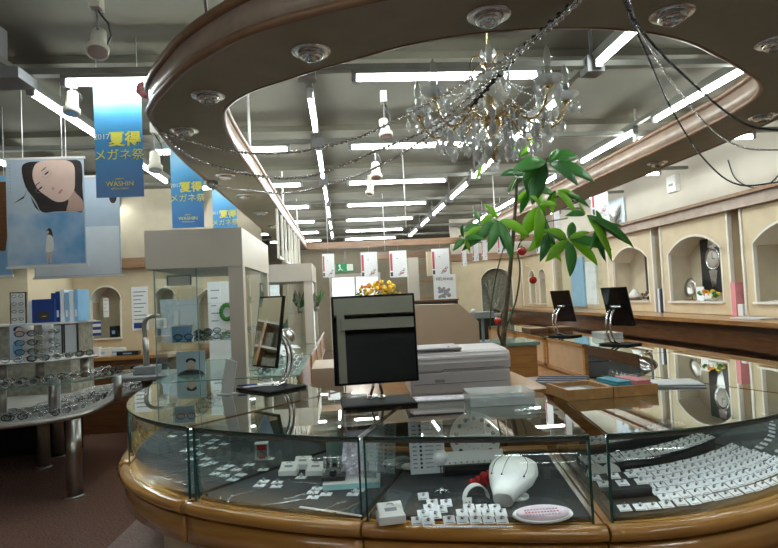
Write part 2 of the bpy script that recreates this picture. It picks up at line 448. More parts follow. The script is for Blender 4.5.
m = MB(); m.box((-5.2, 6.98, 2.16), (-3.6, 7.02, CH), 'dim_wall'); m.box((-3.6, 8.3, 2.1), (-1.1, 8.34, CH), 'dim_wall'); struct(m, 'wall_upper')
# wood counter under arches
t = thing('consultation_counter', 'low reddish wooden counter beneath the arched niches at left', 'counter', (-2.7, 7.6, 0))
m = MB(); m.box((-.84, -.3, .88), (.94, .38, .92), 'wood'); m.build('worktop', t)
m = MB(); m.box((-.82, -.26, 0), (.92, .38, .88), 'wood_dark'); m.build('front_panel', t)

# --- far centre: exit, door, partitions beyond the cross beam
m = MB(); m.box((-1.2, 11.62, 2.5), (4.4, 11.78, 2.62), 'wood_beam'); struct(m, 'trim_24')
m = MB(); m.box((.9, 14.6, 2.42), (3.2, 14.75, 2.60), 'wood_beam'); struct(m, 'trim_25')
m = MB()
m.box((-.35, 16.93, 0), (-.27, 17, 2.1), 'cream_trim'); m.box((1.07, 16.93, 0), (1.15, 17, 2.1), 'cream_trim'); m.box((-.35, 16.93, 2.1), (1.15, 17, 2.2), 'cream_trim')
m.box((.38, 16.93, 0), (.43, 17, 2.1), 'cream_trim'); m.box((-.27, 16.96, .02), (1.07, 16.98, 2.1), 'lit_window'); struct(m, 'door_1')
t = thing('exit_sign', 'small green emergency exit sign above the far bright doorway', 'exit sign', (.12, 15.9, 2.20))
m = MB(); m.box((-.24, 0, 0), (.24, .06, .24), 'green_sign'); m.build('sign_box', t)
m = MB(); m.cyl((-.15, -.003, .19), (-.15, .0, .19), .03, 'text_white'); m.tube([(-.15, -.004, .16), (-.13, -.004, .1), (-.07, -.004, .05)], .015, 'text_white', 5); m.tube([(-.13, -.004, .1), (-.19, -.004, .05)], .015, 'text_white', 5)
m.box((.05, -.006, .04), (.22, .0, .22), 'text_white'); m.build('pictogram', t)
m = MB(); m.box((.0, .02, .24), (.02, .04, .95), 'grey'); m.build('hanger', t)
m = MB(); m.box((1.55, 13.2, 0), (1.78, 13.6, 2.35), 'upper_wall'); m.box((1.95, 12.9, 1.9), (2.42, 13.1, 2.45), 'cream_wall'); struct(m, 'wall_partition')
t = thing('storage_shelf', 'open shelf with bottles and boxes in the far passage', 'shelf', (2.05, 14.2, 0))
m = MB()
for z in (.6, 1.0, 1.4, 1.8, 2.1): m.box((-.3, 0, z), (.35, .3, z + .03), 'wood_tray')
m.box((-.32, 0, 0), (-.3, .3, 2.13), 'wood_tray'); m.box((.35, 0, 0), (.37, .3, 2.13), 'wood_tray'); m.build('rack', t)
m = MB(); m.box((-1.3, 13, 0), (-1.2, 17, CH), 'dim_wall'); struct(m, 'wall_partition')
t = thing('sales_cabinet', 'dark low cabinet standing in the far background behind the flowers', 'cabinet', (.95, 11.2, 0))
m = MB(); m.box((-.5, 0, 0), (1.3, .5, 1.35), 'black'); m.build('body', t)
m = MB(); m.box((-.52, -.02, 1.35), (1.32, .52, 1.38), 'wood_dark'); m.build('worktop', t)

# ================================================================== HANGING RING SOFFIT
ow = [(-1.05, 11.7), (-1.05, 8), (-1.05, 5), (-1.045, 4.0), (-.98, 3.2), (-.9, 2.95), (-.78, 2.74), (-.63, 2.51), (-.455, 2.31), (-.3, 2.17), (-.1, 2.05), (.09, 1.96), (.28, 1.89), (.6, 1.83), (.89, 1.81)]
iw = [(-.66, 11.7), (-.66, 8), (-.65, 5), (-.645, 3.7), (-.6, 3.2), (-.53, 2.97), (-.39, 2.78), (-.24, 2.66), (-.07, 2.53), (.08, 2.43), (.23, 2.33), (.36, 2.26), (.52, 2.2), (.72, 2.16), (.89, 2.15)]
def mirror_pts(a, c, k=1.0): return a + [(2 * c - x, y) for x, y in a[:-1][::-1]]
OW = cr([(x, y, 0) for x, y in mirror_pts(ow, .90)], 5); IW = cr([(x, y, 0) for x, y in mirror_pts(iw, .90)], 5)
# pull the outer right side out a little
t = thing('ring_soffit', 'large hanging oval ring soffit with wood edges above the glass counter', 'soffit', (0, 0, 0))
m = MB(); m.strip(OW, IW, 2.505, 2.525, 'soffit'); m.build('underside_panel', t)
def offs(P, d):
    out = []
    for k, p in enumerate(P):
        a = P[max(0, k - 1)]; b = P[min(len(P) - 1, k + 1)]; tt = (b - a).normalized(); out.append(p + Vector((tt.y, -tt.x, 0)) * d)
    return out
m = MB(); m.strip(offs(OW, .0), offs(OW, -.015), 2.52, 2.645, 'fascia'); m.build('outer_fascia', t)
m = MB(); m.strip(offs(IW, .0), offs(IW, .015), 2.52, 2.645, 'fascia'); m.build('inner_fascia', t)
for nm, PP, z, r in (('outer_trim', OW, 2.515, .018), ('outer_trim', OW, 2.65, .022), ('inner_trim', IW, 2.515, .014), ('inner_trim', IW, 2.65, .02)):
    m = MB(); m.tube([(p.x, p.y, z) for p in PP], r, 'wood_beam', 8); m.build(nm, t)
for (x, y) in ((-.5, 2.37), (-1.03, 5.2), (-1.03, 8.2), (2.2, 2.4), (2.83, 5.2), (2.83, 8.2), (2.47, 3.1), (-.67, 4.6), (-.67, 7.2), (-.67, 9.5)):
    m = MB(); m.cyl((x, y, 2.66), (x, y, CH), .007 if y < 3 else .011, 'steel' if y < 3 else 'white', n=8); m.build('hanger_rod', t)

# downlights in the ring
def downlight():
    t = thing('recessed_downlight', '', 'downlight', (0, 0, 0), 0, 'recessed downlights under the ring soffit')
    m = MB(); m.lathe([(.052, -.004), (.075, -.006), (.082, -.001), (.082, .0015)], (0, 0, 0), 'silver', 24); m.build('trim_ring', t)
    m = MB(); m.lathe([(.055, -.004), (.05, -.022), (.036, -.03), (.034, -.012), (.0001, -.008)], (0, 0, 0), 'chrome', 20); m.build('reflector', t)
    m = MB(); m.lathe([(.0001, -.046), (.018, -.042), (.028, -.028), (.026, -.012)], (0, 0, 0), 'glass_clear', 14); m.build('bulb', t)
    return t
dl0 = downlight()
dls = [((-.86, 3.38), 'recessed downlight in the ring underside beside its left bend'), ((-.60, 2.82), 'recessed downlight in the ring, second from the left bend'),
       ((-.08, 2.33), 'recessed downlight in the ring, upper left above the chandelier'), ((.58, 2.04), 'recessed downlight in the ring directly above the chandelier'),
       ((1.28, 2.04), 'recessed downlight in the ring beside the hanging garlands at top'), ((1.90, 2.30), 'recessed downlight in the ring at the top right edge of the view'),
       ((2.66, 3.37), 'recessed downlight in the ring, right side near the garland ends'), ((2.68, 4.62), 'recessed downlight in the ring, right side above the long plant leaves'),
       ((-.87, 4.6), 'recessed downlight in left ring side, behind the bend'), ((-.87, 5.5), 'recessed downlight in left ring side above the tall showcase'),
       ((-.87, 6.6), 'small distant downlight in the left ring side'), ((-.87, 7.8), 'most distant downlight visible in the left ring side'), ((2.68, 6.4), 'distant downlight in the right ring side above the leaves')]
for k, ((x, y), lb) in enumerate(dls):
    if k == 0: dl0.location = (x, y, 2.503); dl0['label'] = lb
    else: dup(dl0, (x, y, 2.503), 0, lb)

# ================================================================== CEILING TUBES
def tube_fixture(L):
    t = thing('fluorescent_light', '', 'ceiling light', (0, 0, 0), 0, 'fluorescent tubes under the ceiling')
    m = MB(); m.cyl((-L / 2 + .03, 0, 0), (L / 2 - .03, 0, 0), .0165, 'tube', n=10); m.build('tube', t)
    m = MB(); m.box((-L / 2, -.022, .024), (L / 2, .022, .05), 'duct')
    m.box((-L / 2, -.02, -.02), (-L / 2 + .03, .02, .03), 'grey'); m.box((L / 2 - .03, -.02, -.02), (L / 2, .02, .03), 'grey'); m.build('housing', t)
    return t
f0 = tube_fixture(1.2); first = True
rowsY = [3.54 + 1.65 * k for k in range(8)]
def put_tube(x, y, rz, lb, sc=1):
    global first
    if first: f0.location = (x, y, 2.85); f0.rotation_euler = (0, 0, rz); f0['label'] = lb; f0.scale = (sc, 1, 1); first = False; return
    dup(f0, (x, y, 2.85 if rz == 0 else 2.882), rz, lb, scale=(sc, 1, 1))
for k, y in enumerate(rowsY):
    for x, side in ((-1.0, 'left part'), (.72, 'middle part'), (3.4, 'right end')):
        if k == 0 and side == 'right end': continue
        put_tube(x, y, 0, 'fluorescent tube across the shop in the %s crosswise row, %s' % (ordn(k), side))
# tube rows added out of view as fill light from the camera side
for y in (.3, -1.4):
    for x in (-2.6, .7, 2.9): put_tube(x, y, 0, 'out-of-view fluorescent tube added as fill light over the aisle before the counter')
rows = [(-.155, 'inner left', [(3.9, 4.75), (5.3, 6.6), (6.95, 8.2), (8.6, 9.8), (10.25, 11.4), (11.85, 13.1)]),
        (1.66, 'centre right', [(2.95, 3.45), (4.0, 5.2), (5.75, 6.8), (7.2, 8.35), (8.85, 10), (10.5, 11.5), (12.2, 13.4)]),
        (-1.89, 'left of the blue banners', [(3.75, 4.85), (5.4, 6.6), (7.05, 8.2)]),
        (-3.05, 'far left', [(5.3, 6.5), (7.1, 8.3), (8.6, 9.8)]),
        (2.72, 'right', [(3.5, 4.7), (5.0, 6.2), (6.9, 8.1), (8.6, 9.8), (10.3, 11.5)])]
for x, nm, segs in rows:
    for k, (a, b) in enumerate(segs):
        put_tube(x, (a + b) / 2, PI / 2, 'fluorescent tube, %s from the front in the %s lengthwise row' % (ordn(k), nm), (b - a) / 1.2)
def rail(a, b, lb, z=2.915, w=.03):
    m = MB(); d = 0
    m.box((a[0] - (w if a[0] == b[0] else 0), a[1] - (w if a[1] == b[1] else 0), z - .018), (b[0] + (w if a[0] == b[0] else 0), b[1] + (w if a[1] == b[1] else 0), z + .018), 'duct')
    tag(m.build('lighting_rail'), lb, 'lighting rail', 'metal rails carrying the tubes')
for k, y in enumerate(rowsY): rail((-5.1, y), (4.35, y), 'slim crosswise metal rail of the %s tube row' % ordn(k))
for x, nm, segs in rows: rail((x, 2.9), (x, 13.5), 'slim lengthwise metal rail of the %s tube row' % nm, 2.95, .022)
for y in (.3, -1.4): rail((-5.1, y), (4.35, y), 'crosswise metal rail of an added out-of-view tube row before the counter')
rail((-5.1, 2.62), (4.35, 2.62), 'pale track rail nearest the viewer carrying spotlights', 2.95, .02)
k = 0
for x, nm, segs in rows[:2]:
    for y in rowsY:
        m = MB(); m.box((x - .055, y - .06, 2.85), (x + .055, y + .06, 2.955), 'grey'); m.cyl((x, y, 2.955), (x, y, CH), .012, 'grey', n=6)
        tag(m.build('junction_box'), 'grey rail junction box in the %s row at the %s crossing' % (nm, ordn(rowsY.index(y))), 'junction box', 'junction boxes on the rails')
for x, y, lb in ((-.155, 7.6, 'thin white rod hanging along the inner left tube row'), (.7, 9.0, 'farther thin white rod in the middle of the ceiling'), (.7, 6.0, 'nearer thin white rod below the middle crosswise tubes'), (2.1, 6.0, 'thin white rod hanging beside the upper plant stem'), (2.2, 8.0, 'farther thin white rod left of the plant stem')):
    m = MB(); m.cyl((x, y, 2.2), (x, y, CH), .006, 'white', n=6)
    tag(m.build('hanging_rod'), lb, 'rod', 'thin white hanging rods')

# spotlights
def spotlight(px, py, Y, label, aim=(.1, -.5, -1), s=1.0, z=2.93):
    c = yat(px, py, Y); t = thing('spotlight', label, 'spotlight', (c.x, c.y, z - .0), 0, 'pale track spotlights')
    dz = c.z - z
    m = MB(); m.box((-.022, -.03, -.08), (.022, .03, 0), 'beige_metal'); m.cyl((0, 0, -.08), (0, 0, dz + .08 * s), .006, 'grey', n=6); m.build('stem', t)
    d = Vector(aim).normalized(); q = d.to_track_quat('Z', 'Y').to_matrix().to_4x4()
    m = MB(); m.lathe([(.0001, -.10 * s), (.04 * s, -.10 * s), (.045 * s, -.03 * s), (.047 * s, .02 * s), (.062 * s, .035 * s), (.062 * s, .07 * s), (.055 * s, .075 * s), (.045 * s, .04 * s), (.0001, .03 * s)], (0, 0, dz), 'beige_metal', 20, T=q); m.build('lamp_head', t)
    m = MB(); m.tube([(0, .0, -.08), (.05 * s, .02, dz * .4 - .04), (.06 * s, .03, dz + .05), (.03 * s, .03, dz)], .005, 'black', 6); m.build('cable', t)
    m = MB(); m.lathe([(.0001, .034 * s), (.04 * s, .05 * s), (.05 * s, .068 * s)], (0, 0, dz), 'chrome', 14, T=q); m.build('reflector', t)
spotlight(98, 44, 2.66, 'cream track spotlight pointing down at the upper left', s=.78)
spotlight(72, 105, 3.6, 'pale track spotlight between the tubes left of the blue banner', (0, -.2, -1), .8)
spotlight(155, 163, 4.6, 'pale spotlight right of the front blue banner', (.1, -.3, -1), .9)
spotlight(385, 130, 4.0, 'upper of the pale spotlights left below the chandelier', (.1, -.3, -1), .8)
spotlight(376, 172, 5.3, 'middle pale spotlight hanging left below the chandelier', (0, -.3, -1), .9)
spotlight(370, 190, 6.8, 'lowest of the pale spotlights left below the chandelier', (-.2, -.3, -1), .8)
# blue duct pieces at upper left
m = MB(); a = yat(-5, 92, 3.4); m.box((a.x - .6, 3.3, 2.80), (a.x + .18, 3.5, 2.86), 'grey'); m.box((a.x - .1, 3.3, 2.86), (a.x + .02, 3.5, CH), 'grey')
tag(m.build('cable_duct'), 'dark grey cable duct at the left edge under the ceiling', 'duct')

# ================================================================== DISPLAY COUNTER (ring of glass cases)
OUT = [(-1.37, 4.3), (-1.34, 3.85), (-1.25, 3.46), (-1.10, 3.14), (-.9, 2.89), (-.72, 2.73), (-.5, 2.58), (-.2, 2.42), (.05, 2.325), (.35, 2.235), (.65, 2.16), (.93, 2.11), (1.2, 2.10), (1.45, 2.14), (1.75, 2.24), (2.1, 2.44), (2.5, 2.78), (2.8, 3.2), (3.0, 3.7), (3.08, 4.4)]
INN = [(-.36, 4.3), (-.35, 4.15), (-.31, 3.95), (-.22, 3.72), (-.13, 3.56), (-.05, 3.46), (.06, 3.36), (.22, 3.27), (.38, 3.2), (.62, 3.13), (.85, 3.09), (1.08, 3.07), (1.25, 3.09), (1.42, 3.14), (1.6, 3.23), (1.78, 3.36), (1.98, 3.58), (2.13, 3.82), (2.24, 4.1), (2.28, 4.4)]
NS = 6
OC = cr([(x, y, 0) for x, y in OUT], NS); IC = cr([(x, y, 0) for x, y in INN], NS)
def sec(i0, i1):      # indices in OUT -> sampled outer / inner polylines
    return [p.copy() for p in OC[i0 * NS:i1 * NS + 1]], [p.copy() for p in IC[i0 * NS:i1 * NS + 1]]
def shrink(O, I, g0, g1):
    """move the two radial ends inwards along the curve by g0/g1 metres"""
    def cut(P, g):
        P = [p.copy() for p in P]
        while g > 0 and len(P) > 2:
            L = (P[1] - P[0]).length
            if L > g: P[0] = P[0].lerp(P[1], g / L); return P
            P.pop(0); g -= L
        return P
    O = cut(O, g0); I = cut(I, g0)
    O = cut(O[::-1], g1)[::-1]; I = cut(I[::-1], g1)[::-1]
    return O, I
def resamp(P, n):
    L = [0]
    for a, b in zip(P, P[1:]): L.append(L[-1] + (b - a).length)
    out = []
    for k in range(n + 1):
        s = L[-1] * k / n; j = 0
        while j < len(L) - 2 and L[j + 1] < s: j += 1
        out.append(P[j].lerp(P[j + 1], (s - L[j]) / max(1e-9, L[j + 1] - L[j])))
    return out
ZD, ZT = .62, .95
TG = .008
def insetc(P, d):
    out = []
    for k, p in enumerate(P):
        a = P[max(0, k - 1)]; b = P[min(len(P) - 1, k + 1)]; tt = (b - a).normalized(); out.append(p + Vector((-tt.y, tt.x, 0)) * d)
    return out
def display_case(i0, i1, g0, g1, label, backmat='glass', felt='felt', gi=.0):
    O, I = sec(i0, i1); n = len(O) - 1
    t = thing('display_case', label, 'display case', (0, 0, 0), 0, 'glass display cases of the curved counter')
    On, In = shrink(O, I, .004, .004); On, In = resamp(On, n), resamp(In, n)
    # base
    m = MB(); m.strip(insetc(On, .17), insetc(In, -.05), 0, .40, 'cream'); m.build('plinth', t)
    m = MB(); m.strip(insetc(On, .005), insetc(In, -.0), .42, .60, 'wood'); m.strip(insetc(On, .05), insetc(In, -.03), .40, .42, 'wood_dark'); m.build('base_cabinet', t)
    m = MB(); m.strip(insetc(On, .0), In, .60, ZD - .004, 'wood'); m.build('base_board', t)
    # bullnose rim
    prof = [(.02, -.035), (-.035, -.03), (-.058, -.012), (-.062, .006), (-.052, .022), (-.03, .03), (-.004, .027), (.012, .022)]
    m = MB(); rows_ = []
    for (d, dz) in prof: rows_.append([m.bm.verts.new((p.x, p.y, .595 + dz)) for p in insetc(On, d)])
    ix = m.mi('wood_rim')
    for a in range(len(rows_)):
        A, B = rows_[a], rows_[(a + 1) % len(rows_)]
        for k in range(n):
            f = m.bm.faces.new((A[k], A[k + 1], B[k + 1], B[k])); f.material_index = ix; f.smooth = True
    for e in (0, n):
        f = m.bm.faces.new([r_[e] for r_ in rows_]); f.material_index = ix
    m.build('bullnose_rim', t)
    # lower band bullnose
    m = MB(); m.strip(insetc(On, -.03), insetc(On, .02), .44, .555, 'wood_rim'); m.build('lower_band', t)
    # glazed body
    Og, Ig = shrink(O, I, g0, g1); Og, Ig = resamp(Og, n), resamp(Ig, n)
    m = MB(); m.strip(insetc(Og, .03), insetc(Ig, -.03), ZD - .004, ZD + .016, felt); m.build('felt_deck', t)
    m = MB(); m.strip(insetc(Og, .002), insetc(Og, .002 + TG), ZD - .003, ZT - TG, 'glass', 'glass_edge'); m.build('front_glass', t)
    m = MB()
    for e in (0, -1):
        a, b = Og[e], Ig[e]; d = (b - a).normalized(); nn = Vector((d.y, -d.x, 0)) * (TG / 2)
        a = a + d * .012; b = b - d * .012
        m = MB(); m.hull8([Vector((q.x, q.y, z)) for z in (ZD - .003, ZT - TG) for q in (a - nn, b - nn, b + nn, a + nn)], 'glass')
        m.mats and m.mi('glass_edge')
        m.build('side_glass', t)
        m = MB(); m.box((Og[e].x - .004, Og[e].y - .0, ZD), (Og[e].x + .004, Og[e].y + .008, ZT - TG), 'glass_edge'); m.build('corner_edge', t)
    m = MB(); m.strip(insetc(Og, -.004), insetc(Ig, .004), ZT - TG + .0005, ZT, 'glass_top', None)
    # dark green polished edge along the front
    m.build('top_glass', t)
    m = MB(); m.strip(insetc(Og, .014), insetc(Og, .026), ZT - TG - .008, ZT - TG - .001, 'grey'); m.strip(insetc(Og, .016), insetc(Og, .024), ZT - TG - .0095, ZT - TG - .008, 'fill_led'); m.strip(insetc(Og, .011), insetc(Og, .0135), ZT - TG - .02, ZT - TG - .001, 'grey'); m.strip(insetc(Og, .026), insetc(Og, .0275), ZT - TG - .012, ZT - TG - .001, 'grey'); m.build('added_light_strip', t)  # strip light added under the top glass to brighten the case contents
    m = MB(); m.strip(insetc(Og, -.006), insetc(Og, -.0042), ZT - TG - .001, ZT, 'glass_edge'); m.build('top_edge', t)
    m = MB(); m.strip(insetc(Ig, -.012), insetc(Ig, -.004), ZD + .0, ZT - TG, backmat); m.build('back_panel', t)
    m = MB(); m.strip(insetc(Ig, -.03), insetc(Ig, -.012), ZD - .003, ZD + .045, 'wood'); m.build('back_rail', t)
    return t
display_case(0, 2, .004, .004, 'glass display case at the left end of the curved counter, behind its bend')
display_case(2, 5, .006, .012, 'curved glass case at the left bend with rows of fine chains')
display_case(5, 8, .03, .012, 'curved glass case with ring boxes and necklaces, left of centre')
display_case(8, 11, .012, .04, 'front centre glass case with white necklace bust and gem disc')
display_case(11, 15, .03, .012, 'glass case front right filled with white ring cards', felt='felt_black')
display_case(15, 19, .012, .01, 'glass case at the right bend outside the picture edge')

# straight legs
def leg_case(x0, x1, y0, y1, inner_x, label, wood_back=True, glassbody=True):
    t = thing('display_case', label, 'display case', (0, 0, 0), 0, 'straight glass cases along both counter legs')
    m = MB(); m.box((x0 + .03, y0 + .003, 0), (x1 - .03, y1 - .003, .60), 'wood'); m.build('base_cabinet', t)
    m = MB(); m.box((x0, y0 + .003, .60), (x1, y1 - .003, ZD), 'wood'); m.build('base_board', t)
    m = MB(); m.box((x0 + .05, y0 + .03, ZD), (x1 - .05, y1 - .03, ZD + .015), 'felt_black'); m.build('felt_deck', t)
    ox = x0 if inner_x == x1 else x1; s = 1 if inner_x == x1 else -1
    m = MB(); m.box((ox + s * .004, y0 + .006, ZD), (ox + s * .012, y1 - .006, ZT - TG), 'glass'); m.build('front_glass', t)
    m = MB(); m.box((x0, y0 + .003, ZT - TG + .0005), (x1, y1 - .003, ZT), 'glass_top'); m.build('top_glass', t)
    m = MB(); m.box((x0, y0 + .0015, ZT - TG), (x1, y0 + .003, ZT), 'glass_edge'); m.box((inner_x, y0 + .003, ZT - TG), (inner_x + s * .002, y1 - .003, ZT), 'glass_edge'); m.build('top_edge', t)
    if wood_back:
        m = MB(); xa, xb = inner_x - s * .02, inner_x - s * .003
        m.box((xa, y0 + .01, .64), (xb, y1 - .01, ZT - TG), 'panel_in'); m.build('back_panel', t)
        m = MB(); xc = inner_x + s * .012
        m.box((xa, y0 + .003, ZD), (xc, y0 + .055, ZT - TG), 'wood'); m.box((xa, y1 - .055, ZD), (xc, y1 - .003, ZT - TG), 'wood')
        m.box((xa, y0, ZT - TG - .03), (xc, y1, ZT - TG), 'wood'); m.box((xa, y0, ZD), (xc, y1, ZD + .035), 'wood'); m.build('back_frame', t)
    return t
leg_case(2.28, 3.08, 4.405, 5.35, 2.28, 'straight glass case at right with black jewellery tray, open back', False)
leg_case(2.28, 3.08, 5.36, 6.45, 2.28, 'straight glass case with wooden back under the nearer tilting mirror')
leg_case(2.28, 3.08, 6.46, 7.6, 2.28, 'straight glass case with wooden back under the farther tilting mirror')
leg_case(2.28, 3.08, 7.61, 9.0, 2.28, 'straight glass case at the far end of the right leg')
leg_case(-1.38, -.34, 5.92, 7.2, -.34, 'straight glass case between the two tall showcases')
leg_case(-1.38, -.34, 7.21, 8.6, -.34, 'straight glass case under the farther tall showcase')
leg_case(-1.38, -.34, 8.61, 10.0, -.34, 'straight glass case at the far end of the left leg')
# lower wooden ledge inside right leg
t = thing('drawer_bench', 'low wooden drawer bench inside the right counter leg', 'drawer bench', (2.0, 6.4, 0))
m = MB(); m.box((-.12, -1.1, .0), (.26, 1.35, .60), 'wood'); m.build('body', t)
m = MB(); m.box((-.125, -1.0, .22), (-.12, .1, .57), 'wood_tray'); m.build('drawer_front', t)
m = MB(); m.box((-.125, .14, .22), (-.12, 1.25, .57), 'wood_tray'); m.build('drawer_front', t)
m = MB(); m.box((-.13, -.6, .47), (-.1255, -.55, .56), 'white'); m.build('drawer_tag', t)

# tall showcase tower
def tower(x0, x1, y0, y1, zb, zg, zt, label, post=True, floor_base=True):
    t = thing('tall_showcase', label, 'showcase', (0, 0, 0), 0)
    if floor_base:
        m = MB(); m.box((x0 - .0, y0 + .003, 0), (-.34, y1 - .003, zb - .02), 'wood'); m.build('base_cabinet', t)
        m = MB(); m.box((x0 - .0, y0 + .003, zb - .02), (-.34, y1 - .003, zb), 'glass_edge_light'); m.build('base_top', t)
    m = MB(); m.box((x0 - .02, y0, zg), (x1, y1, zt), 'greige'); m.build('header_box', t)
    e = .03
    if post:
        m = MB(); m.box((x1 - .11, y0 + .01, zb), (x1 - .004, y0 + .12, zg), 'greige'); m.build('corner_post', t)
        m = MB(); m.box((x1 - .06, y1 - .12, zb), (x1 - .004, y1 - .01, zg), 'greige'); m.build('corner_post', t)
    xr = x1 - .11 if post else x1 - e
    m = MB(); m.box((x0 + e, y0 + .02, zb), (xr, y0 + .028, zg), 'glass'); m.build('front_glass', t)
    m = MB(); m.box((x0 + e + .001, y0 + .012, zb), (x0 + e + .008, y0 + .02, zg), 'glass_edge_light'); m.box(((x0 + xr) / 2 + .05, y0 + .012, zb), ((x0 + xr) / 2 + .056, y0 + .02, zg), 'glass_edge_light'); m.build('glass_joint', t)
    m = MB(); m.box((x1 - .03, y0 + .13, zb), (x1 - .022, y1 - .13, zg), 'glass'); m.build('side_glass', t)
    m = MB(); m.box((x0 + e, y0 + .03, zb), (x0 + e + .006, y1 - .03, zg), 'glass'); m.build('side_glass', t)
    return t
tower(-1.40, -.72, 4.36, 5.9, .95, 1.775, 2.06, 'tall glass showcase with large greige header and corner post')
t2 = tower(-.93, -.36, 7.3, 8.5, .955, 1.735, 1.955, 'farther tall glass showcase with narrow greige header', floor_base=False)
m = MB(); m.box((-.9, 7.36, 1.33), (-.42, 8.4, 1.338), 'glass'); m.build('shelf', t2)

# beam strip with tall glass dividers near left far (light frames)
for k in range(4):
    y = 6.3 + k * .9; a = -.66
    t = thing('hanging_rack', 'pale hanging frame under the left ring side, %s from the front' % ordn(k), 'hanging frame', (a, y, 1.96), 0, 'pale frames under the left ring side')
    for q in (0, .5):
        m = MB(); m.box((-.012, q, 0), (.012, q + .03, .54), 'cream_trim'); m.build('upright', t)
    m = MB(); m.box((-.012, .03, 0), (.012, .5, .03), 'cream_trim'); m.build('crossbar', t)

# ================================================================== BANNERS AND POSTERS
def rope(t, pts, r=.0025, mat='white', name='cord'):
    m = MB(); m.tube(pts, r, mat, 5); return m.build(name, t)
def blue_banner(x0, x1, Y, zt, zb, label, detail=True):
    w = x1 - x0; h = zt - zb
    t = thing('hanging_banner', label, 'banner', ((x0 + x1) / 2, Y, zt), 0, 'blue sale banners')
    k = h / .70
    m = MB(); m.box((-w / 2, 0, -h), (w / 2, .003, 0), 'banner_blue'); m.build('cloth', t)
    m = MB(); m.cyl((-w / 2 - .01, .001, 0), (w / 2 + .01, .001, 0), .006, 'white', n=8); m.build('top_bar', t)
    rope(t, [(-w / 2 + .02, .001, 0), (-w / 2 + .02, .001, CH - zt)]); rope(t, [(w / 2 - .02, .001, 0), (w / 2 - .02, .001, CH - zt)])
    text('2017', .045 * k, (-w * .35, -.001, -.345 * k), 'text_white', t)
    text('夏得', .092 * k, (w * .13, -.001, -.365 * k), 'text_yellow', t, ext=.001, bold=.025)
    text('メガネ祭', .071 * k, (w * .0, -.001, -.455 * k), 'text_yellow', t)
    text('WASHIN', .04 * k, (0, -.001, -.622 * k), 'text_yellow', t)
    text('JEWELRY', .012 * k, (0, -.001, -.592 * k), 'text_yellow', t); text('OPTICAL MUSEUM', .012 * k, (0, -.001, -.65 * k), 'text_yellow', t)
blue_banner(-1.445, -1.165, 3.6, 2.90, 2.172, 'blue sale banner nearest the viewer with yellow lettering, shown whole')
blue_banner(-1.43, -1.16, 5.12, 2.90, 2.17, 'blue sale banner in the middle, its bottom hidden by the showcase header')
blue_banner(-1.43, -1.16, 6.75, 2.90, 2.17, 'farthest blue sale banner, partly behind the ring soffit')

def flat(m, pts, y, mat, d=.0012):
    n = len(pts); A = [m.bm.verts.new((p[0], y, p[1])) for p in pts]; B = [m.bm.verts.new((p[0], y - d, p[1])) for p in pts]; i = m.mi(mat)
    for f in ([A, B[::-1]] + [[A[k], B[k], B[(k + 1) % n], A[(k + 1) % n]] for k in range(n)]):
        m.bm.faces.new(f).material_index = i
def smooth2(pts, n=4):
    P = pts + [pts[0], pts[1], pts[2]]; c = cr([(a, b, 0) for a, b in P], n); return [(v.x, v.y) for v in c[n:n * (len(pts)) + n]]
def ell(cx, cz, a, b, ang=0, n=16):
    return [(cx + a * math.cos(q) * math.cos(ang) - b * math.sin(q) * math.sin(ang), cz + a * math.cos(q) * math.sin(ang) + b * math.sin(q) * math.cos(ang)) for q in [2 * PI * k / n for k in range(n)]]
t = thing('hanging_poster', 'tall hanging poster: tilted face of a woman above a figure in a blue sky', 'poster', (-2.075, 4.3, 2.60))
W, H = .535, .775
m = MB(); m.box((-W / 2, 0, -H), (W / 2, .004, 0), 'poster_pale'); m.build('board', t)
def pq(x, y): return ((x - 207) / 350 * W, -(y - 45) / 480 * H)
def pl(pts): return smooth2([pq(*p) for p in pts])
m = MB(); flat(m, [pq(38, 52), pq(378, 52), pq(378, 288), pq(38, 288)], 0, 'poster_pale'); flat(m, [pq(38, 288), pq(378, 288), pq(378, 515), pq(38, 515)], 0, 'sky_blue'); m.build('printed_backdrop', t)
m = MB(); flat(m, pl([(104, 90), (128, 62), (200, 58), (300, 56), (366, 62), (376, 120), (374, 180), (374, 284), (330, 284), (250, 284), (190, 284), (160, 230), (120, 170)]), -.0015, 'hair')
for q in ([(128, 180), (110, 220), (60, 245), (112, 210)], [(140, 210), (160, 262), (182, 284), (150, 240)]): flat(m, [pq(*a) for a in q], -.0015, 'hair')
m.build('printed_hair', t)
m = MB(); flat(m, pl([(168, 70), (220, 54), (300, 56), (338, 80), (342, 140), (335, 195), (300, 236), (255, 240), (210, 212), (172, 178), (152, 122)]), -.003, 'skin')
flat(m, pl([(318, 170), (345, 205), (374, 240), (374, 284), (330, 285), (300, 284), (310, 240), (300, 215)]), -.0028, 'skin_d'); m.build('printed_face', t)
for cx, cy in ((216, 112), (186, 178)):
    m = MB(); flat(m, ell(*pq(cx, cy), .019, .0055, R(38)), -.0045, 'hair'); flat(m, ell(*pq(cx - 13, cy - 18), .024, .003, R(40)), -.0045, 'hair')
    m.tube([(p[0], -.006, p[1]) for p in ell(*pq(cx, cy + 4), .034, .022, R(38))], .0009, 'ink_grey', 4, closed=True); m.build('printed_eye', t)
m = MB(); flat(m, pl([(240, 172), (250, 182), (243, 190), (236, 184)]), -.0045, 'skin_d'); m.build('printed_nose', t)
m = MB(); flat(m, ell(*pq(276, 196), .021, .008, R(52)), -.0045, 'lips'); m.build('printed_lips', t)
m = MB(); flat(m, pl([(208, 368), (222, 356), (232, 370), (236, 400), (226, 402), (214, 385)]), -.003, 'hair'); flat(m, pl([(210, 395), (222, 386), (236, 400), (238, 450), (222, 462), (203, 456)]), -.0032, 'white')
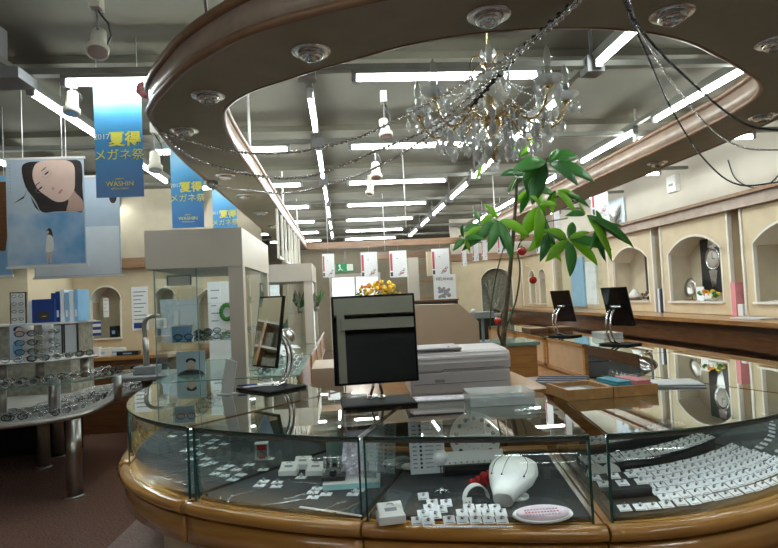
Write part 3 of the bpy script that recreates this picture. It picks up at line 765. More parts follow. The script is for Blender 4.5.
flat(m, [pq(208, 456), pq(216, 458), pq(212, 512), pq(206, 512)], -.0031, 'skin'); flat(m, [pq(219, 456), pq(229, 454), pq(228, 512), pq(221, 512)], -.0031, 'skin'); flat(m, ell(*pq(214, 374), .008, .011), -.0031, 'skin'); m.build('printed_figure', t)
m = MB()
for k in range(9): flat(m, ell(*pq(52, 70 + k * 15), .0035, .005, 0, 6), -.0015, 'ink_grey')
m.build('printed_caption', t)
m = MB(); m.box((-W / 2 - .015, -.006, -.008), (W / 2 + .01, .01, .008), 'white'); m.build('top_bar', t)
m = MB(); m.box((-W / 2 - .01, -.006, -H - .008), (W / 2 + .015, .01, -H + .008), 'white'); m.build('bottom_bar', t)
rope(t, [(-.15, 0, 0), (-.15, 0, CH - 2.6)], .003); rope(t, [(.12, 0, 0), (.12, 0, CH - 2.6)], .003)
t = thing('hanging_poster', 'pale blue poster hanging right behind the poster of the woman', 'poster', (-2.03, 4.75, 2.56))
m = MB(); m.box((-.36, 0, -.79), (.30, .004, 0), 'poster_pale'); m.build('board', t)
m = MB(); flat(m, [(-.35, -.78), (.29, -.78), (.29, -.40), (-.35, -.40)], 0, 'banner_white'); flat(m, ell(.25, -.17, .03, .05), 0, 'hair'); m.build('printed_picture', t)
m = MB(); m.box((-.37, -.006, -.008), (.31, .01, .008), 'white'); m.build('top_bar', t)
m = MB(); m.box((-.37, -.006, -.80), (.33, .01, -.785), 'white'); m.build('bottom_bar', t)
rope(t, [(-.1, 0, 0), (-.1, 0, CH - 2.56)]); rope(t, [(.24, 0, 0), (.24, 0, CH - 2.56)])
t = thing('hanging_poster', 'partly seen dark poster with white script hanging at the left edge', 'poster', (-2.83, 4.8, 2.6))
m = MB(); m.box((-.35, 0, -.80), (.245, .004, 0), 'lightblue'); m.build('board', t)
m = MB(); flat(m, [(-.34, -.60), (.2, -.60), (.235, -.35), (.235, -.05), (-.34, -.05)], 0, 'wood_dark'); flat(m, [(-.34, -.755), (.14, -.755), (.14, -.58), (-.34, -.58)], -.0015, 'ink'); m.build('printed_picture', t)
text('Fine Art', .085, (0.0, -.004, -.64), 'text_white', t, shear=.3); text('summer', .05, (.04, -.004, -.71), 'text_white', t)
m = MB(); m.box((-.36, -.006, -.812), (.255, .01, -.79), 'white'); m.build('bottom_bar', t)
rope(t, [(-.1, 0, 0), (-.1, 0, CH - 2.6)]); rope(t, [(.2, 0, 0), (.2, 0, CH - 2.6)])
# oval sign + 00 sheet on left wall
t = thing('oval_sign', 'black oval wall sign with white script at the far left', 'sign', (-4.14, 6.88, 1.62))
m = MB(); m.lathe([(.0001, 0), (.165, 0), (.175, .008), (.175, .016), (.0001, .016)], (0, 0, 0), 'black', 32, T=Matrix.Rotation(PI / 2, 4, 'X') @ Matrix.Diagonal((1, .72, 1, 1))); m.build('plate', t)
text('Gran', .085, (-.03, -.020, .025), 'text_white', t, shear=.4); text('Ideale', .06, (.02, -.020, -.045), 'text_white', t, shear=.3)
t = thing('wall_notice', 'white sheet with large double zero pinned on the far left wall', 'notice', (-4.58, 6.88, 1.5))
m = MB(); m.box((-.14, 0, -.35), (.14, .003, .22), 'paper'); m.build('sheet', t); text('00', .16, (.02, -.001, .08), 'ink', t)
text('collection', .04, (.02, -.001, -.02), 'ink_grey', t)
# notices around arches
def notice(px0, px1, py0, py1, Y, label, lines=8, extra=None, mat='paper', cat='notice'):
    a = yat(px0, py0, Y); b = yat(px1, py1, Y); w = b.x - a.x; h = a.z - b.z
    t = thing('notice_sheet', label, cat, ((a.x + b.x) / 2, Y, (a.z + b.z) / 2))
    m = MB(); m.box((-w / 2, 0, -h / 2), (w / 2, .003, h / 2), mat); m.build('sheet', t)
    m = MB()
    for k in range(lines):
        z = h / 2 - h * .12 - k * h * .8 / max(1, lines); m.box((-w * .38, -.001, z - h * .012), (w * (.38 - .15 * ((k * 7) % 3)), 0, z + h * .012), 'ink_grey')
    if lines: m.build('printed_lines', t)
    if extra: extra(t, w, h)
    return t
def ex_blue(t, w, h):
    m = MB(); m.box((-w * .4, -.002, -h * .45), (w * .2, -.001, -h * .33), 'blue'); m.build('printed_logo', t)
notice(131, 149, 287, 330, 7.99, 'large white printed notice on the third arch at left', 9, ex_blue)
notice(103, 109, 298, 317, 7.99, 'small cream notice between the two left arches', 4)
t = notice(84, 101, 321, 336, 7.99, 'sheet with two blue stripes under the first left arch', 0)
m = MB(); m.box((-.11, -.002, -.02), (.11, -.001, .02), 'blue'); m.box((-.11, -.002, -.10), (.11, -.001, -.06), 'blue'); m.box((-.11, -.002, .06), (.11, -.001, .09), 'blue'); m.build('printed_stripe', t)

# flyers hung below the beams
def flyer(px0, px1, py0, py1, Y, label, top, ring=True):
    a = yat(px0, py0, Y); b = yat(px1, py1, Y); w = b.x - a.x; h = a.z - b.z
    t = thing('hanging_flyer', label, 'flyer', ((a.x + b.x) / 2, Y, a.z), 0, 'white flyers hanging from the beams')
    m = MB(); m.box((-w / 2, 0, -h), (w / 2, .003, 0), 'flyer'); m.build('sheet', t)
    m = MB(); m.box((-w * .46, -.002, -h * .75), (-w * .33, 0, -h * .1), 'ink_red'); m.box((-w * .46, -.002, -h * .95), (-w * .33, 0, -h * .8), 'ink'); m.build('printed_title', t)
    m = MB(); 
    for (x, z, r_) in ((.2, .82, .13), (.32, .72, .07), (.05, .9, .06)): m.tube([(p[0], -.003, p[1]) for p in ell(x * w, -z * h, r_ * w, r_ * w * .7, .5, 10)], .012 * w, 'ink', 4, closed=True)
    flat(m, ell(-.05 * w, -.3 * h, .05 * w, .03 * w), -.001, 'ink_grey'); flat(m, ell(.2 * w, -.84 * h, .1 * w, .07 * w), -.001, 'pink'); m.build('printed_ring', t)
    rope(t, [(0, .0015, 0), (0, .0015, top - a.z)], .003, name='thread')
for k, (f, lb) in enumerate([((322, 335, 254, 277, 11.55), 'white ring flyer under the cross beam, left of the exit sign'), ((360.5, 378, 252.5, 276.8, 11.55), 'white ring flyer above the yellow flowers, left one'),
        ((389, 407.5, 251, 276.8, 11.55), 'white ring flyer above the yellow flowers, right one'), ((431, 450, 249, 275, 11.55), 'white ring flyer directly above the grey bouquet poster'),
        ((461, 467, 251, 266, 11.3), 'narrow white flyer below the lowest plant leaf'), ((472, 479, 241, 261, 10.6), 'left of two white flyers behind the left plant leaves'), ((481, 487.5, 240, 260, 10.4), 'right of two white flyers behind the left plant leaves'),
        ((497, 507, 234, 253, 9.8), 'white flyer behind the plant stem'), ((509, 514, 233, 252, 9.6), 'slim white flyer right of the plant stem'), ((535, 544, 222, 253, 9.0), 'white flyer hanging behind the right plant leaves'), ((552, 561, 210, 240, 8.3), 'white flyer among the right leaves'), ((590, 609, 181, 216, 7.5), 'largest white flyer beside the right leaf tips')]):
    flyer(*f, lb, 2.5 if f[4] > 11 else CH)
t = notice(433, 457, 275, 305, 12.64, 'white poster of a grey flower bouquet beneath the flyers', 0, cat='poster')
text('MELANGE', .085, (0, -.001, .24), 'ink', t)
m = MB()
for k in range(16): m.ball((random.uniform(-.14, .14), -.004, random.uniform(-.16, .08)), random.uniform(.03, .055), 'ink_grey' if k % 3 else 'grey', 8, 5, (1, .1, 1))
m.build('printed_bouquet', t)

# ================================================================== THINGS ON THE GLASS COUNTER
Zt = ZT + .0012
def tilting_mirror(loc, rz, w, h, zc, label, face, tilt=8, bw=.30, bd=.20, arc=.10, arm_side=0):
    t = thing('table_mirror', label, 'table mirror', loc, rz, 'tilting table mirrors')
    m = MB(); m.bbox((-bw / 2, -bd / 2, 0), (bw / 2, bd / 2, .014), 'black_matte', .004); m.box((-bw / 2 + .012, -bd / 2 + .012, .014), (bw / 2 - .012, bd / 2 - .012, .0155), 'black_matte'); m.build('base', t)
    T = Matrix.Translation((0, 0, zc)) @ Matrix.Rotation(R(-tilt), 4, 'X')
    m = MB(); m.bbox((-w / 2, -.008, -h / 2), (w / 2, .010, h / 2), 'black_gloss', .005, T); m.build('mirror_back', t)
    m = MB(); m.box((-w / 2 + .012, -.0105, -h / 2 + .012), (w / 2 - .012, -.0085, h / 2 - .012), face, T); m.build('mirror_face', t)
    if arc == 0:
        for s in (-1, 1):
            m = MB(); m.tube([(s * .03, .06, .014), (s * .028, .045, .05), (s * .02, .02, .08), (s * .012, .02, zc - h / 2 + .03)], .008, 'chrome', 10); m.lathe([(.0001, 0), (.022, 0), (.022, .01), (.012, .018), (.0001, .018)], (s * .03, .06, .014), 'chrome', 14); m.build('stand_leg', t)
    else:
        for s in (-1, 1):
            pts = cr([(s * .022, .02, .014), (s * .022, arc * .9, .05), (s * .022, arc * 1.2, zc * .5), (s * .022, arc * .9, zc * .85), (s * .022, .02, zc)], 5)
            m = MB(); m.tube(pts, .009, 'chrome', 10); m.build('curved_arm', t)
        m = MB(); m.cyl((-.05, .022, zc), (.05, .022, zc), .012, 'chrome'); m.build('hinge', t)
    return t
tilting_mirror((.16, 3.0, Zt), R(3), .435, .455, .33, 'large square black table mirror at the counter centre', 'dark_mirror', 3, .37, .26, 0)
tilting_mirror((-.47, 3.72, Zt), R(-48), .26, .45, .36, 'tall narrow table mirror left, reflecting shelves, on curved chrome arm', 'mirror', 10, .36, .28, .13)
tilting_mirror((2.52, 5.15, Zt), R(118), .27, .37, .35, 'black tilting mirror on chrome arm, nearer of the two at right', 'mirror', 16, .30, .22, .13)
tilting_mirror((2.47, 6.35, Zt), R(118), .27, .36, .34, 'black tilting mirror on chrome arm, farther of the two at right', 'mirror', 14, .30, .22, .13)

# leaning white card, leaflets and pen on the left mirror base
t = thing('leaning_card', 'plain white card leaning at the left of the narrow mirror', 'card', (-.72, 3.60, Zt), R(-35))
m = MB(); T = Matrix.Rotation(R(14), 4, 'Y'); m.box((-.045, -.004, 0), (.045, .004, .215), 'white', T); m.build('card_panel', t)
m = MB(); m.box((-.05, -.03, 0), (.05, .05, .006), 'acrylic'); m.build('card_foot', t)
a = zat(262, 383, .975)
t = thing('leaflet_stack', 'printed white leaflets fanned on the narrow mirror base', 'leaflet', (a.x, a.y - .04, Zt + .0165), R(15))
for k in range(4):
    m = MB(); T = Matrix.Rotation(R(-12 + 9 * k), 4, 'Z') @ Matrix.Translation((0, 0, k * .0015)); m.box((-.11, -.06, 0), (.11, .06, .0012), 'paper', T)
    m.box((-.09, -.045, .0012), (.03, -.035, .0015), 'blue' if k == 3 else 'ink_grey', T); m.box((-.09, .02, .0012), (.08, .035, .0015), 'yellow' if k == 2 else 'ink_grey', T); m.build('sheet', t)
t = thing('marker_pen', 'blue pen lying on the leaflets', 'pen', (a.x - .07, a.y - .09, Zt + .029), R(12))
m = MB(); m.cyl((-.07, 0, 0), (.05, 0, 0), .0055, 'blue', n=8); m.build('barrel', t); m = MB(); m.cyl((.05, 0, 0), (.068, 0, 0), .004, 'white', r1=.001, n=8); m.build('tip', t)

# clear box
t = thing('clear_box', 'clear acrylic box with lid lying on the counter top', 'box', (.745, 2.83, Zt), R(-3))
m = MB()
for a_, b_ in (((-.155, -.10, 0), (.155, .10, .004)), ((-.155, -.10, 0), (.155, -.096, .045)), ((-.155, .096, 0), (.155, .10, .045)), ((-.155, -.1, 0), (-.151, .1, .045)), ((.151, -.1, 0), (.155, .1, .045))): m.box(a_, b_, 'acrylic')
m.build('tray', t)
m = MB(); m.bbox((-.158, -.103, .046), (.158, .103, .060), 'acrylic', .003); m.build('lid', t)
m = MB()
for x in (-.1, 0, .08): m.bbox((x, -.05, .005), (x + .06, .05, .028), 'paper', .004)
m.build('padding', t)
# acrylic strip beside the base
t = thing('acrylic_sheet', 'flat shiny clear sheet lying between the square mirror and clear box', 'sheet', (.47, 3.0, Zt), R(-3))
m = MB(); m.box((-.15, -.05, 0), (.15, .09, .004), 'acrylic'); m.build('sheet', t); m = MB(); m.box((-.14, -.04, .004), (.14, .08, .006), 'foil'); m.build('film', t)

# wooden trays
def wood_tray(loc, rz, w, d, label):
    t = thing('wooden_tray', label, 'tray', loc, rz)
    m = MB(); h = .052
    m.bbox((-w / 2, -d / 2, 0), (w / 2, -d / 2 + .012, h), 'wood_tray', .002); m.bbox((-w / 2, d / 2 - .012, 0), (w / 2, d / 2, h), 'wood_tray', .002)
    m.bbox((-w / 2, -d / 2 + .012, 0), (-w / 2 + .012, d / 2 - .012, h), 'wood_tray', .002); m.bbox((w / 2 - .012, -d / 2 + .012, 0), (w / 2, d / 2 - .012, h), 'wood_tray', .002); m.build('frame', t)
    m = MB(); m.box((-w / 2 + .012, -d / 2 + .012, .002), (w / 2 - .012, d / 2 - .012, .03), 'grey'); m.build('tray_floor', t)
    return t
A, B, Cc = zat(547, 397, ZT), zat(574, 409, ZT), zat(617, 402, ZT)
wood_tray((1.17, 2.87, Zt), R(4), .235, .25, 'open shallow wooden tray, left one, holding a small card')
wood_tray((1.408, 2.885, Zt), R(4), .235, .25, 'wooden tray at right filled with blue and pink cloths')
t = thing('note_card', 'small grey card lying in the left wooden tray', 'card', (1.15, 2.87, Zt + .031), R(8)); m = MB(); m.box((-.05, -.04, 0), (.05, .04, .004), 'offwhite'); m.build('card_sheet', t)
for lb, x, mt in (('bright blue folded cloth in the right wooden tray', 1.365, 'cyan'), ('coral pink folded cloth in the right wooden tray', 1.465, 'pink')):
    t = thing('folded_cloth', lb, 'cloth', (x, 2.885, Zt + .031), R(10)); m = MB()
    for k in range(3): m.bbox((-.046 + .003 * k, -.09, .013 * k), (.046 - .004 * k, .09, .013 * k + .012), mt, .004)
    m.build('folds', t)
t = thing('paper_stack', 'loose stack of white papers and a dark folder beside the wooden tray', 'papers', (1.73, 3.0, Zt), R(-18))
for k, mt in enumerate(('grey', 'paper', 'black', 'paper', 'paper')):
    m = MB(); m.box((-.16 + .01 * k, -.10 + .006 * k, .003 * k), (.16 - .004 * k, .11, .003 * k + .0025), mt, Matrix.Rotation(R(3 * k - 6), 4, 'Z')); m.build('sheet', t)

# ================================================================== INSIDE THE RING
t = thing('office_desk', 'wooden work desk inside the counter ring carrying the printer', 'desk', (.55, 3.95, 0))
m = MB(); m.box((-.55, -.46, .855), (.70, .50, .885), 'wood'); m.build('desktop', t)
m = MB(); m.box((-.52, -.42, 0), (-.49, .45, .855), 'wood'); m.build('side_panel', t)
m = MB(); m.box((.64, -.42, 0), (.67, .45, .855), 'wood'); m.build('side_panel', t)
m = MB(); m.box((-.49, .40, .2), (.64, .43, .855), 'wood_dark'); m.build('modesty_panel', t)
m = MB(); m.box((-.49, -.42, .70), (.64, -.40, .85), 'wood_dark'); m.build('drawer_front', t)
t = thing('printer', 'light grey office printer behind the square mirror and clear box', 'printer', (.705, 3.72, .886), R(-1))
m = MB(); m.bbox((-.31, -.20, 0), (.31, .20, .13), 'printer', .012); m.build('body', t)
prof = [(-.205, .128), (-.21, .20), (-.195, .238), (-.16, .255), (.20, .262), (.205, .128)]
m = MB(); q = MB(); P1 = [q.bm.verts.new((-.315, y, z)) for y, z in prof]; P2 = [q.bm.verts.new((.315, y, z)) for y, z in prof]
q.mi('printer'); q.bm.faces.new(P1); q.bm.faces.new(P2[::-1])
for k in range(6): q.bm.faces.new((P1[k], P1[(k + 1) % 6], P2[(k + 1) % 6], P2[k]))
bmesh.ops.bevel(q.bm, geom=q.bm.edges[:], offset=.014, segments=3, affect='EDGES'); m.merge(q, 'printer'); m.build('scanner_lid', t)
m = MB(); m.tube([(-.27, -.2125, .118), (-.26, -.2125, .135), (-.12, -.2125, .135), (-.10, -.2125, .15), (.27, -.2125, .15)], .0018, 'seam', 5); m.box((-.16, -.202, .07), (-.10, -.2, .09), 'printer_dark'); m.build('panel_seam', t)
m = MB(); m.box((-.33, -.17, .262), (.02, .15, .275), 'printer_dark'); m.cyl((-.05, -.1, .275), (-.05, -.1, .278), .008, 'black'); m.build('document_feeder', t)
m = MB(); m.box((-.29, -.203, .012), (.29, -.2, .06), 'printer'); m.box((-.285, -.2045, .062), (.285, -.202, .065), 'seam'); m.build('paper_tray', t)
t = thing('privacy_screen', 'tan box screen with chamfered corner behind the printer', 'screen', (.70, 4.62, 0))
m = MB(); poly = [(-.44, .86), (.39, .86), (.39, 1.26), (.24, 1.405), (-.44, 1.425)]
A = [m.bm.verts.new((x, 0, z)) for x, z in poly]; B = [m.bm.verts.new((x, .30, z)) for x, z in poly]; m.mi('tan_box'); m.bm.faces.new(A); m.bm.faces.new(B[::-1])
for k in range(5): m.bm.faces.new((A[k], B[k], B[(k + 1) % 5], A[(k + 1) % 5]))
m.build('shell', t)
m = MB(); m.box((-.42, .02, 0), (.37, .28, .86), 'wood_dark'); m.build('stand_cabinet', t)
m = MB(); m.box((-.30, .08, 1.428), (-.16, .22, 1.47), 'black'); m.box((-.44, .0, 1.43), (-.1, .06, 1.445), 'black'); m.build('dark_equipment', t)
t = thing('register_terminal', 'small grey terminal perched behind the tan screen by the plant', 'terminal', (1.36, 5.6, 1.0), R(10))
m = MB(); m.bbox((-.10, -.07, .24), (.10, .07, .30), 'grey', .01); m.build('screen_head', t); m = MB(); m.cyl((0, 0, .012), (0, 0, .24), .015, 'grey'); m.bbox((-.07, -.07, 0), (.07, .07, .012), 'grey', .003); m.build('stand', t)
m = MB(); m.ball((-.10, -.02, .31), .025, 'white'); m.build('roll', t)
m = MB(); m.box((1.15, 5.4, 0), (1.82, 5.9, .97), 'wood'); m.box((1.12, 5.38, .97), (1.85, 5.93, 1.0), 'glass_edge_light'); tag(m.build('island_cabinet'), 'wooden island cabinet behind the plant stem', 'cabinet')
t = thing('side_cabinet', 'narrow wooden cabinet right of the desk under striped cloth', 'cabinet', (1.5, 4.0, 0)); m = MB(); m.box((-.18, -.35, 0), (.22, .4, .80), 'wood'); m.build('body', t); m = MB(); m.box((-.19, -.36, .80), (.23, .41, .82), 'wood_dark'); m.build('top', t)
t = thing('striped_blanket', 'folded dark striped cloth lying behind the left wooden tray', 'cloth', (1.5, 3.95, .822), R(-25))
for k in range(7):
    m = MB(); m.bbox((-.17, -.15 + .045 * k, 0), (.17, -.115 + .045 * k, .045 + .004 * (k % 2)), 'fabric_stripe' if k % 2 else 'grey', .008); m.build('fold', t)
m = MB(); m.box((-.28, 4.9, 0), (-.02, 5.6, .92), 'tan_box'); tag(m.build('low_cabinet'), 'low tan cabinet beside the left cases, left of the square mirror', 'cabinet')
m = MB(); m.box((-.01, 5.2, .0), (.35, 5.6, .98), 'wood_dark'); tag(m.build('low_cabinet'), 'dark wooden cabinet behind the square table mirror', 'cabinet')
# flowers far back
t = thing('flower_arrangement', 'yellow artificial flowers standing above the square mirror', 'flowers', (.52, 8.2, 0))
m = MB(); m.box((-.3, -.15, 0), (.3, .25, 1.25), 'cream'); m.build('pedestal', t)
m = MB(); m.lathe([(.06, 0), (.09, .08), (.05, .2), (.06, .22)], (0, 0, 1.25), 'white', 14); m.build('vase', t)
m = MB()
for k in range(60):
    a, r_ = random.uniform(0, 2 * PI), random.uniform(.02, .32); z = 1.48 + random.uniform(0, .26) - r_ * .3; p = Vector((r_ * math.cos(a), .5 * r_ * math.sin(a), z)); m.ball(p, random.uniform(.02, .04), 'yellow' if k % 4 else 'orange', 7, 5)
m.build('blossoms', t)
m = MB()
for k in range(60):
    a, r_ = random.uniform(0, 2 * PI), random.uniform(.05, .34); p = Vector((r_ * math.cos(a), .5 * r_ * math.sin(a), 1.42 + random.uniform(0, .22) - r_ * .2)); q = p + Vector((random.uniform(-.06, .06), random.uniform(-.04, .04), random.uniform(-.04, .05)))
    m.cyl(p, q, .014, 'leaf_dark', r1=.002, n=5)
m.build('foliage', t)

# ================================================================== POTTED TREE
t = thing('potted_money_tree', 'tall potted tree with fingered green leaves rising behind the printer', 'potted plant', (1.2, 4.35, 0))
def L3(px, py, Y): v = yat(px, py, Y); return Vector((v.x - 1.2, v.y - 4.35, v.z))
m = MB(); m.lathe([(.12, 0), (.16, .3), (.17, .32), (.15, .32), (.14, .28), (.0001, .28)], (0, 0, 0), 'stone', 20); m.build('pot', t)
def stem(pts, r0, r1, mat='bark', name='stem'):
    P = cr(pts, 5); n = len(P); m = MB(); m.tube(P, r0, mat, 7, radii=[r0 + (r1 - r0) * k / (n - 1) for k in range(n)]); return m.build(name, t)
stem([(0, 0, .25), L3(502, 400, 4.35), L3(503, 350, 4.35), L3(505, 318, 4.35), L3(510, 270, 4.35), L3(514, 225, 4.3), L3(517, 180, 4.25), L3(518, 160, 4.2)], .028, .008)
stem([L3(503, 345, 4.35), L3(498, 330, 4.3), L3(503, 310, 4.2)], .012, .006)
stem([L3(505, 330, 4.4), L3(516, 300, 4.4), L3(520, 270, 4.35), L3(519, 245, 4.3), L3(540, 225, 4.2), L3(568, 218, 4.1)], .008, .004, 'stem_green')
stem([L3(514, 245, 4.3), L3(506, 232, 4.2), L3(490, 222, 4.1), L3(478, 232, 4.05), L3(464, 240, 4.0)], .007, .004, 'stem_green')
stem([L3(516, 185, 4.25), L3(530, 172, 4.2), L3(546, 160, 4.1)], .006, .004, 'stem_green')
stem([L3(515, 215, 4.3), L3(500, 260, 4.3), L3(492, 300, 4.35), L3(490, 330, 4.4)], .005, .005, 'stem_green')
stem([L3(520, 240, 4.3), L3(545, 205, 4.25), L3(560, 195, 4.2)], .005, .004, 'stem_green')
def leaflet(m, base, tip, w, mat, droop=.15, up_=Vector((.15, -1, .45))):
    d = tip - base; Lh = d.length; side = d.cross(up_).normalized(); nrm = side.cross(d).normalized(); i = m.mi(mat); n = 8; rows = []
    if nrm.z < 0: nrm = -nrm
    for k in range(n + 1):
        s = k / n; wd = w * (math.sin(PI * min(1, s ** .85 * 1.0)) ** .8) * (1 if s < .98 else .3) + .0008
        c = base + d * s + nrm * (droop * Lh * (4 * s * (1 - s)) * .5)
        rows.append([m.bm.verts.new(c - side * wd + nrm * wd * .25), m.bm.verts.new(c), m.bm.verts.new(c + side * wd + nrm * wd * .25)])
    for k in range(n):
        for e in (0, 1):
            f = m.bm.faces.new((rows[k][e], rows[k][e + 1], rows[k + 1][e + 1], rows[k + 1][e])); f.material_index = i; f.smooth = True
def cluster(center, tips, Y, w=.024, mats=('leaf',)):
    c = L3(*center, Y); m = MB()
    for k, (px, py) in enumerate(tips):
        tp = L3(px, py, Y + random.uniform(-.14, .10)); b = c + (tp - c) * .04; leaflet(m, b, tp, w * 1.45 * random.uniform(.9, 1.15) * min(1.25, (tp - c).length / .2), mats[k % len(mats)])
    o = m.build('leaf_cluster', t); sm = o.modifiers.new('thick', 'SOLIDIFY'); sm.thickness = .0012
cluster((547, 161), [(518, 172), (524, 180), (578, 186), (595, 183), (578, 156), (532, 205), (513, 170), (558, 150)], 4.05, .028, ('leaf', 'leaf', 'leaf_dark'))
cluster((498, 219), [(462, 251), (484, 204), (488, 252), (530, 238), (512, 262), (480, 232), (505, 250)], 4.1, .022, ('leaf', 'leaf_light'))
cluster((568, 239), [(545, 262), (570, 277), (598, 266), (612, 250), (545, 230), (573, 222), (590, 232)], 4.0, .024, ('leaf_light', 'leaf'))
cluster((586, 214), [(634, 248), (612, 262), (607, 236), (565, 216), (580, 202), (620, 240)], 4.0, .019, ('leaf', 'leaf_light', 'leaf_dark'))
cluster((539, 205), [(521, 240), (536, 246), (558, 248), (557, 205), (530, 196)], 4.1, .024, ('leaf_light', 'leaf_light', 'leaf'))
cluster((464, 238), [(453, 251), (470, 253), (463, 224), (482, 226), (486, 240)], 4.0, .019, ('leaf', 'leaf_light'))
cluster((519, 158), [(506, 140), (533, 152), (540, 136), (519, 138)], 4.15, .017, ('leaf_light', 'leaf'))
cluster((556, 190), [(578, 198), (590, 208), (575, 214), (546, 202), (552, 214)], 4.2, .017, ('leaf_light', 'leaf'))
cluster((482, 165), [(476, 180), (492, 160), (490, 145)], 4.2, .013, ('leaf_light',))
cluster((531, 188), [(512, 204), (520, 214), (545, 214), (556, 196), (536, 172)], 4.2, .02, ('leaf_light', 'leaf'))
cluster((548, 232), [(528, 252), (540, 262), (562, 262), (570, 246), (534, 228)], 4.15, .02, ('leaf_light', 'leaf_dark'))
cluster((600, 226), [(590, 250), (606, 262), (628, 244), (622, 226), (596, 210)], 4.1, .018, ('leaf', 'leaf_dark'))
cluster((480, 224), [(462, 232), (470, 246), (496, 240), (494, 214), (474, 210)], 4.15, .018, ('leaf', 'leaf_light'))
cluster((523, 172), [(500, 176), (508, 192), (528, 196), (545, 184)], 4.25, .02, ('leaf_dark', 'leaf'))
t2 = thing('ribbon_tie', 'small pale ribbon knotted at the top of the plant stem', 'ribbon', L3(517, 178, 4.2) + Vector((1.2, 4.35, 0)))
m = MB(); m.tube([(-.03, -.01, .03), (0, -.015, 0), (.04, -.01, .005)], .006, 'offwhite', 5); m.tube([(0, -.015, 0), (-.03, -.01, -.04), (-.05, 0, -.09)], .003, 'offwhite', 5); m.build('band', t2)
for k, (px, py, lb) in enumerate([(522, 251, 'red bauble hanging from the plant, highest of three'), (533, 280, 'red bauble hanging right of the plant stem, middle of three'), (498, 321, 'red bauble near the foot of the stem, lowest of three')]):
    v = yat(px, py, 4.1); t2 = thing('red_bauble', lb, 'bauble', v, 0, 'red baubles on the plant'); m = MB(); m.ball((0, 0, 0), .033 if k == 0 else .028, 'red', 16, 10); m.build('ball', t2)
    m = MB(); m.cyl((0, 0, .025), (0, 0, .04), .006, 'gold', n=8); m.tube([(0, 0, .04), (.0, .04, .08), (-.015 if k < 2 else .02, .12, .13)], .0015, 'gold', 4); m.build('cap', t2)

# ================================================================== CHANDELIER
ch = yat(491, 110, 2.75)
t = thing('chandelier', 'gold and crystal candle chandelier hanging inside the oval ring', 'chandelier', (ch.x, ch.y, 0))
m = MB(); m.lathe([(.0001, 2.13), (.012, 2.15), (.03, 2.19), (.012, 2.22), (.02, 2.27), (.045, 2.30), (.05, 2.33), (.02, 2.36), (.014, 2.42), (.03, 2.46), (.016, 2.50), (.012, 2.58), (.035, 2.60), (.01, 2.63), (.0001, 2.64)], (0, 0, 0), 'gold', 20); m.build('column', t)
m = MB(); m.lathe([(.02, 2.38), (.04, 2.40), (.035, 2.45), (.018, 2.47)], (0, 0, 0), 'crystal', 10, smooth=False); m.lathe([(.018, 2.50), (.045, 2.54), (.03, 2.57)], (0, 0, 0), 'crystal', 10, smooth=False); m.build('glass_sleeve', t)
m = MB(); m.tube([(0, 0, 2.63), (0, 0, CH)], .004, 'gold', 6); m.build('suspension_rod', t)
m = MB(); m.lathe([(.05, CH - .04), (.06, CH)], (0, 0, 0), 'gold', 16); m.build('ceiling_rose', t)
crys = MB(); n_ = 6
crys.lathe([(.0001, 0), (.006, -.003), (.017, -.018), (.012, -.036), (.0001, -.055)], (0, 0, 0), 'crystal', 6, smooth=False)
crys.ball((0, 0, .006), .005, 'crystal', 6, 4)
c0 = crys.build('crystal_drop', t); ncr = [0]
def drop(x, y, z, s=1.0):
    s *= 1.12; o = c0 if ncr[0] == 0 else c0.copy()
    if ncr[0]: COL.objects.link(o); o.parent = t
    ncr[0] += 1; o.location = (x, y, z); o.scale = (s, s * .75, s); o.rotation_euler = (random.uniform(-.1, .1), random.uniform(-.1, .1), random.uniform(0, 3))
def beads(pts, r=.005, name='bead_string', mat='crystal', step=.016, par=None):
    P = [Vector(p) for p in pts]; m = MB(); acc = 0
    for a, b in zip(P, P[1:]):
        L = (b - a).length; s = step - acc
        while s < L: m.ball(a.lerp(b, s / L), r, mat, 6, 4); s += step
        acc = (acc + L) % step
    m.tube(P, .0008, mat, 3); return m.build(name, par or t)
NA = 8; RR = .355
